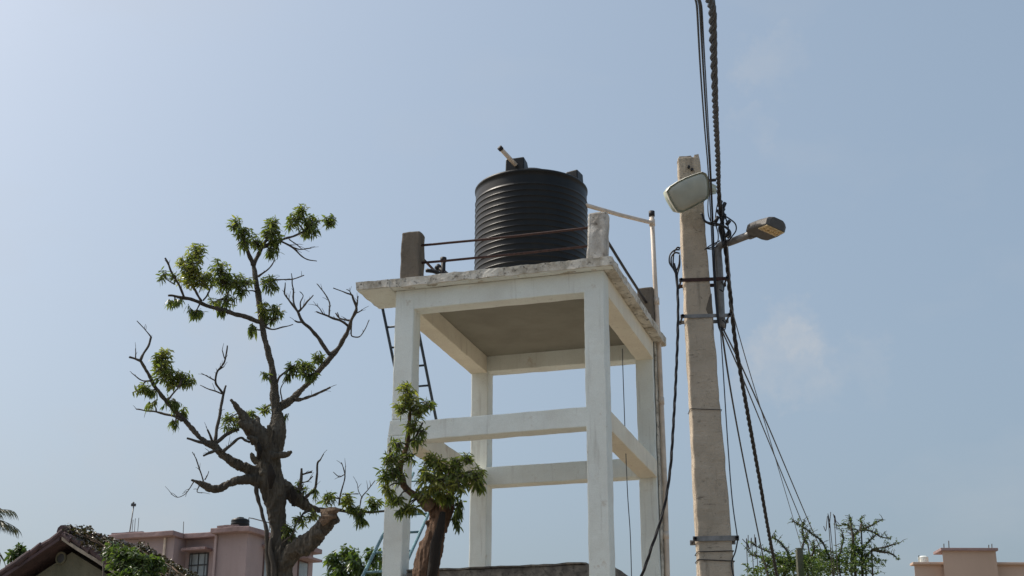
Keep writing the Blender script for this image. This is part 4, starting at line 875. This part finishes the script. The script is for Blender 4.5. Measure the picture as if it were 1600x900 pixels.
# lower storeys
for k in range(1, 3): hwindow(pfront(298, qa), pfront(328, qa), wz-1.25-3.1*k, wz-3.1*k, qa)
# things on its roof
q = hit(375, 823, Hh(0, .45, 0), hn); q.z = ZR+.06; rt = pxw(q, 14.5)
tk = thing('roof_tank', 'small black water tank on the roof of the pink house', 'tank', q)
m = MB(); m.lathe([(rt*.96,0),(rt,.03),(rt,.10),(rt*.95,.13),(rt,.16),(rt,.22),(rt*.95,.25),(rt,.28),(rt*.96,.34),(rt*.7,.38),(rt*.4,.40)], q, 32); m.build('body', 'tank_plastic', tk, True)
m = MB(); m.lathe([(rt*.38,.39),(rt*.38,.43),(rt*.2,.44)], q, 24); m.build('lid', 'tank_plastic', tk, True)
m = MB(); m.tube([q+Vector((rt*.9,0,.33)), q+Vector((rt*.9,0,.42)), q+Vector((rt*1.3,0,.40)), q+Vector((rt*3.0,.3,.30)), q+Vector((rt*3.0,.3,0))], .02, 6); m.build('outlet_pipe', 'galv', tk)
def rod(name, label, px, y0_, y1_, px1, r_, cat, grp=None):
    a = hit(px, y0_, Hh(0, 1.0, 0), hn); b = hit(px1, y1_, Hh(0, 1.0, 0), hn); a.z = ZR+.04
    m = MB(); m.tube([a, a.lerp(b, .5), b], r_, 6); o = m.build(name, 'twig' if cat != 'mast' else 'galv', None, True); return tag(o, label, cat, grp), b
o, b = rod('mast', 'thin leaning mast with a small fitting on the pink house roof', 202, 830, 790, 209, .022, 'mast')
m = MB(); m.box((b.x-.09, b.y-.05, b.z-.02), (b.x+.07, b.y+.05, b.z+.07)); m.tube([b+Vector((-.05,0,.07)), b+Vector((.0,0,.13))], .03, 6); hd_ = m.build('fitting', 'dark_frame', o)
for k, (a_, b_, t_) in enumerate(((206.5, 208, 812), (210.5, 211.5, 810), (215.5, 217, 809))):
    rod('rebar', ('leftmost', 'middle', 'rightmost')[k]+' of the rusty bars standing near the mast on the pink house', a_, 829, t_, b_, .010, 'rebar', 'rebars on the pink house roof')
rod('rebar', 'short bar standing on the middle of the pink house roof', 287, 826, 815, 287, .012, 'rebar'); 

# ------------------------------------------------------------------ gabled house at far left
GY = 22.0
Fr = at(97, 828, GY); gyaw = R(20); gb = Vector((math.sin(gyaw), math.cos(gyaw), 0)); gr = Vector((math.cos(gyaw), -math.sin(gyaw), 0))
gh = thing('gabled_house', 'old house with dark tiled gable roof and round vent at the left edge', 'house', Vector((Fr.x, Fr.y+2, 0)))
SL = .54; RL = 2.5; HWd = 2.6
def Gp(a, b, z): return Vector((Fr.x, Fr.y, 0))+gr*a+gb*b+Vector((0,0,z))
zr = Fr.z
wt = zr-.30
m = MB(); wv_ = 2.1
m.add([Gp(-wv_,.3,0), Gp(wv_,.3,0), Gp(wv_,.3,wt-SL*wv_), Gp(0,.3,wt), Gp(-wv_,.3,wt-SL*wv_), Gp(-wv_,RL-.3,0), Gp(wv_,RL-.3,0), Gp(wv_,RL-.3,wt-SL*wv_), Gp(0,RL-.3,wt), Gp(-wv_,RL-.3,wt-SL*wv_)],
      [(0,1,2,3,4),(9,8,7,6,5),(0,4,9,5),(1,6,7,2),(4,3,8,9),(2,7,8,3),(0,5,6,1)]); m.build('wall', 'old_plaster', gh)
for s, nm in ((-1, 'left'), (1, 'right')):
    m = MB(); c = [Gp(0,0,zr-.10), Gp(s*HWd,0,zr-.10-SL*HWd), Gp(s*HWd,RL,zr-.10-SL*HWd), Gp(0,RL,zr-.10)]
    m.hexa(c+[x+Vector((0,0,.05)) for x in c], (18,24,2), .02, 3, 81); rf = m.build('roof_slope', 'roof_tile', gh)
    # rows of half-round tiles down the slope
    for k in range(12):
        b_ = .08+k*(RL-.16)/11; m = MB()
        pts = [Gp(s*HWd*f_, b_, zr-.035-SL*HWd*f_+.012*math.sin(f_*60)) for f_ in [i/14 for i in range(15)]]
        if k == 0:
            for i_ in range(14):
                a_2 = pts[i_]+gb*rnd.uniform(-.10,-.05)+Vector((0,0,rnd.uniform(-.012,.02))); b_2 = pts[i_+1]+gb*rnd.uniform(-.10,-.05)+Vector((0,0,-.012)); dv = (b_2-a_2)*.14
                m = MB(); m.tube([a_2-dv, a_2, b_2+dv], [.040,.046,.062], 10); m.build('verge_tile', 'roof_tile', rf)
            continue
        m.tube(pts, [.042+.014*(i % 2) for i in range(15)], 8); m.build('tile_row', 'roof_tile', rf)
    m = MB(); q0_, q1_ = Gp(s*.02,-.02,zr-.165), Gp(s*(HWd-.02),-.02,zr-.165-SL*HWd)
    m.hexa([q0_, q1_, q1_+gb*.04, q0_+gb*.04]+[x+Vector((0,0,.055)) for x in (q0_, q1_, q1_+gb*.04, q0_+gb*.04)], (8,1,1), .008, 3, 83); m.build('barge_board', 'barge_board' if s > 0 else 'roof_tile', gh)
m = MB(); m.tube([Gp(0,b_*RL/14,zr-.02+.02*noise.noise(Vector((b_*.7,0,0)))) for b_ in range(15)], [.10+.012*(i % 2) for i in range(15)], 10); m.build('ridge', 'roof_tile', gh)
vc = hit(96, 872, Gp(0,.3,0), gb); rv = pxw(vc, 8.5); m = MB()
ring_ = [(vc+gr*math.cos(t_*math.pi/12)*rv+Vector((0,0,math.sin(t_*math.pi/12)*rv))-gb*.012) for t_ in range(25)]
m.tube(ring_, .018, 6); ve = m.build('vent', 'old_plaster', gh)
m = MB(); m.prism(ring_[:-1], gb*.006); m.build('vent_grille', 'dark_frame', ve)
# dry creeper heaped on the visible slope
cr_ = thing('creeper', 'dry brown creeper and leaf litter matted over the tiled roof', 'creeper', Gp(1.0, 2, 0))
m = MB(); rr_ = random.Random(5)
for k in range(9000):
    a_ = rr_.uniform(.02, 2.3); b_ = rr_.uniform(-.06, 2.45); hgt = max(0, noise.noise(Vector((a_*2.6, b_*2.6, 0)))*.16+.07)
    if rr_.random() > .9-.3*noise.noise(Vector((a_*2, b_*2, 4))): continue
    p = Gp(a_, b_, zr-.02-SL*a_+rr_.uniform(.02,.05+hgt)); dv = Vector((rr_.uniform(-1,1), rr_.uniform(-1,1), rr_.uniform(-.4,.6)))
    L_ = rr_.uniform(.04,.09); m.leaf(p, dv, L_, L_*.5, max(.01, rr_.random()), .3)
m.build('dead_leaves', 'leaf_dry', cr_, kind='stuff', fix=False)
vines = []
for k in range(26):
    a_, b_ = rr_.uniform(.05,.5), rr_.uniform(.1,2.3); pts = []
    for i in range(6): pts.append(Gp(a_+i*.3, b_+rr_.uniform(-.15,.15), zr-SL*(a_+i*.3)+rr_.uniform(.03,.10)))
    vines.append((spline(pts, 4), [.011]*21))
tubes(vines, 'vine', 'dry_litter', cr_)
# green bush growing over the roof's right end
gq = at(215, 880, 20.5)
gbush = thing('roadside_bush', 'green leafy bush in front of the pink house, over the tiled roof', 'bush', Vector((gq.x, 20.5, 0)))
tubes([(spline([(gq.x+k*.05,20.5,0), (gq.x+k*.1,20.5,1.8), (gq.x+k*.22,20.5+.1*k,gq.z)], 6), [.05-.003*i for i in range(13)]) for k in (-2,-1,0,1,2)], 'branch', 'bark_limb', gbush)
clusters([[(188,860,12,9,16,.05,.45,0),(205,861,14,7,16,.05,.5,0),(222,868,17,7,20,.05,.5,-.1),(240,876,15,7,18,.1,.45,0),(194,876,20,11,28,.1,.35,0),(224,884,30,10,44,.1,.35,0),(215,898,42,10,50,.1,.3,0)]], 20.5, gbush, .11, 55, 'leaf_bush', 1, .38, 'foliage')
clusters([[(168,862,9,6,6,.1,.3,0),(176,850,8,7,4,.1,.2,0)]], 21.3, gbush, .12, 56, 'leaf_bush', 1, .38, 'foliage')
# scrub at the roof's left end
sq = at(30, 860, 24.5); scb = thing('roadside_bush', 'dark scrub behind the left eave of the tiled roof', 'bush', Vector((sq.x, 24.5, 0)))
tubes([(spline([(sq.x+.03*k,24.5,0), (sq.x+.05*k,24.5,2), (sq.x+.12*k,24.5,sq.z)], 6), [.04-.002*i for i in range(13)]) for k in (-1,0,1)], 'branch', 'bark_limb', scb)
clusters([[(32,856,9,7,9,.1,.2,0),(24,866,12,8,12,.2,.2,0),(40,866,8,5,6,.2,.15,0)]], 24.5, scb, .14, 58, 'leaf_bush', 1, .34, 'foliage')
# palm just leaving the frame
PYm = 30.0; pq = at(-44, 812, PYm)
pm = thing('palm_tree', 'palm with drooping fronds cut off by the left edge', 'tree', Vector((pq.x, PYm, 0)))
m = MB(); m.tube([Vector((pq.x-.3+.3*i/24, PYm, pq.z*i/24)) for i in range(25)], [.17-.003*i+(.012 if i % 2 else 0) for i in range(25)], 12); m.build('trunk', 'bark', pm, True)
rr_ = random.Random(12)
for k in range(17):
    a = 2*math.pi*k/17+.2; el = (.75, .25, -.35)[k % 3]+rr_.uniform(-.1,.1); Lf = rr_.uniform(.75,.95)
    h = Vector((math.cos(a), math.sin(a), 0)); P = [pq+h*Lf*(t_*math.cos(el*.6))+Vector((0,0,Lf*(math.sin(el)*t_-.42*t_*t_))) for t_ in [i/12 for i in range(13)]]
    m = MB(); m.tube(P, [.016-.001*i for i in range(13)], 6); fd = m.build('frond', 'leaf_palm', pm)
    m = MB(); sdv = Vector((-h.y, h.x, 0))
    for i in range(1, 13):
        for s in (-1, 1):
            for j in range(2):
                t_ = (P[i]-P[i-1]).normalized(); l_ = .34*(1-.55*abs(i/12-.45))
                m.leaf(P[i-1].lerp(P[i], .5+.5*j), t_*.7+sdv*s*.75+Vector((0,0,-.15+rr_.uniform(-.1,.05))), l_, .024, max(.01, rr_.random()), .55)
    m.build('leaflets', 'leaf_palm', fd, kind='stuff', fix=False)

# ------------------------------------------------------------------ distant buildings on the right
DY = 70.0
def fbox(mm, x0_, x1_, ytop, Y, dep, ztop=None):
    a, b = at(x0_, ytop, Y), at(x1_, ytop, Y); z = (a.z+b.z)/2
    sx = a.x/a.y*dep
    mm.hexa([(a.x,Y,0),(b.x,Y,0),(b.x+sx,Y+dep,0),(a.x+sx,Y+dep,0),(a.x,Y,z),(b.x,Y,z),(b.x+sx,Y+dep,z),(a.x+sx,Y+dep,z)], (4,3,4), .02, .5, 3); return z
a = at(1514, 880, DY)
fb = thing('distant_building', 'tan flat roofed building far off at the lower right corner', 'building', Vector((a.x, DY+3, 0)))
m = MB(); zt_ = fbox(m, 1472, 1556, 861, DY, 4); m.build('stair_tower', 'tan_wall', fb)
m = MB(); l, r_ = at(1469, 861, DY), at(1558.5, 861, DY); m.box((l.x, DY-.15, zt_), (r_.x, DY+1.2, zt_+.14)); m.build('roof_slab', 'pink_trim', fb, bevel=.02)
m = MB(); z2 = fbox(m, 1428, 1680, 883, DY+.5, 7); m.build('wall', 'tan_wall', fb)
m = MB(); l, r_ = at(1425, 883, DY+.5), at(1684, 883, DY+.5); m.box((l.x, DY+.3, z2), (r_.x, DY+.9, z2+.12)); m.build('parapet', 'tan_wall', fb, bevel=.02)
for px, hh in ((1475,.35),(1483,.5),(1545,.3),(1550,.35),(1436,.4)):
    q = at(px, 860 if px > 1460 else 880, DY+.8); q.z = (zt_+.14) if px > 1460 else z2+.12; m = MB(); m.tube([q, q+Vector((.03,0,hh))], .025, 5); m.build('rebar', 'twig', fb)
m = MB(); q = at(1443, 878, DY+1); m.lathe([(.25,z2+.12-q.z),(.25,z2+.45-q.z),(.12,z2+.52-q.z)], q, 16); m.build('roof_tank', 'whitewash', fb)
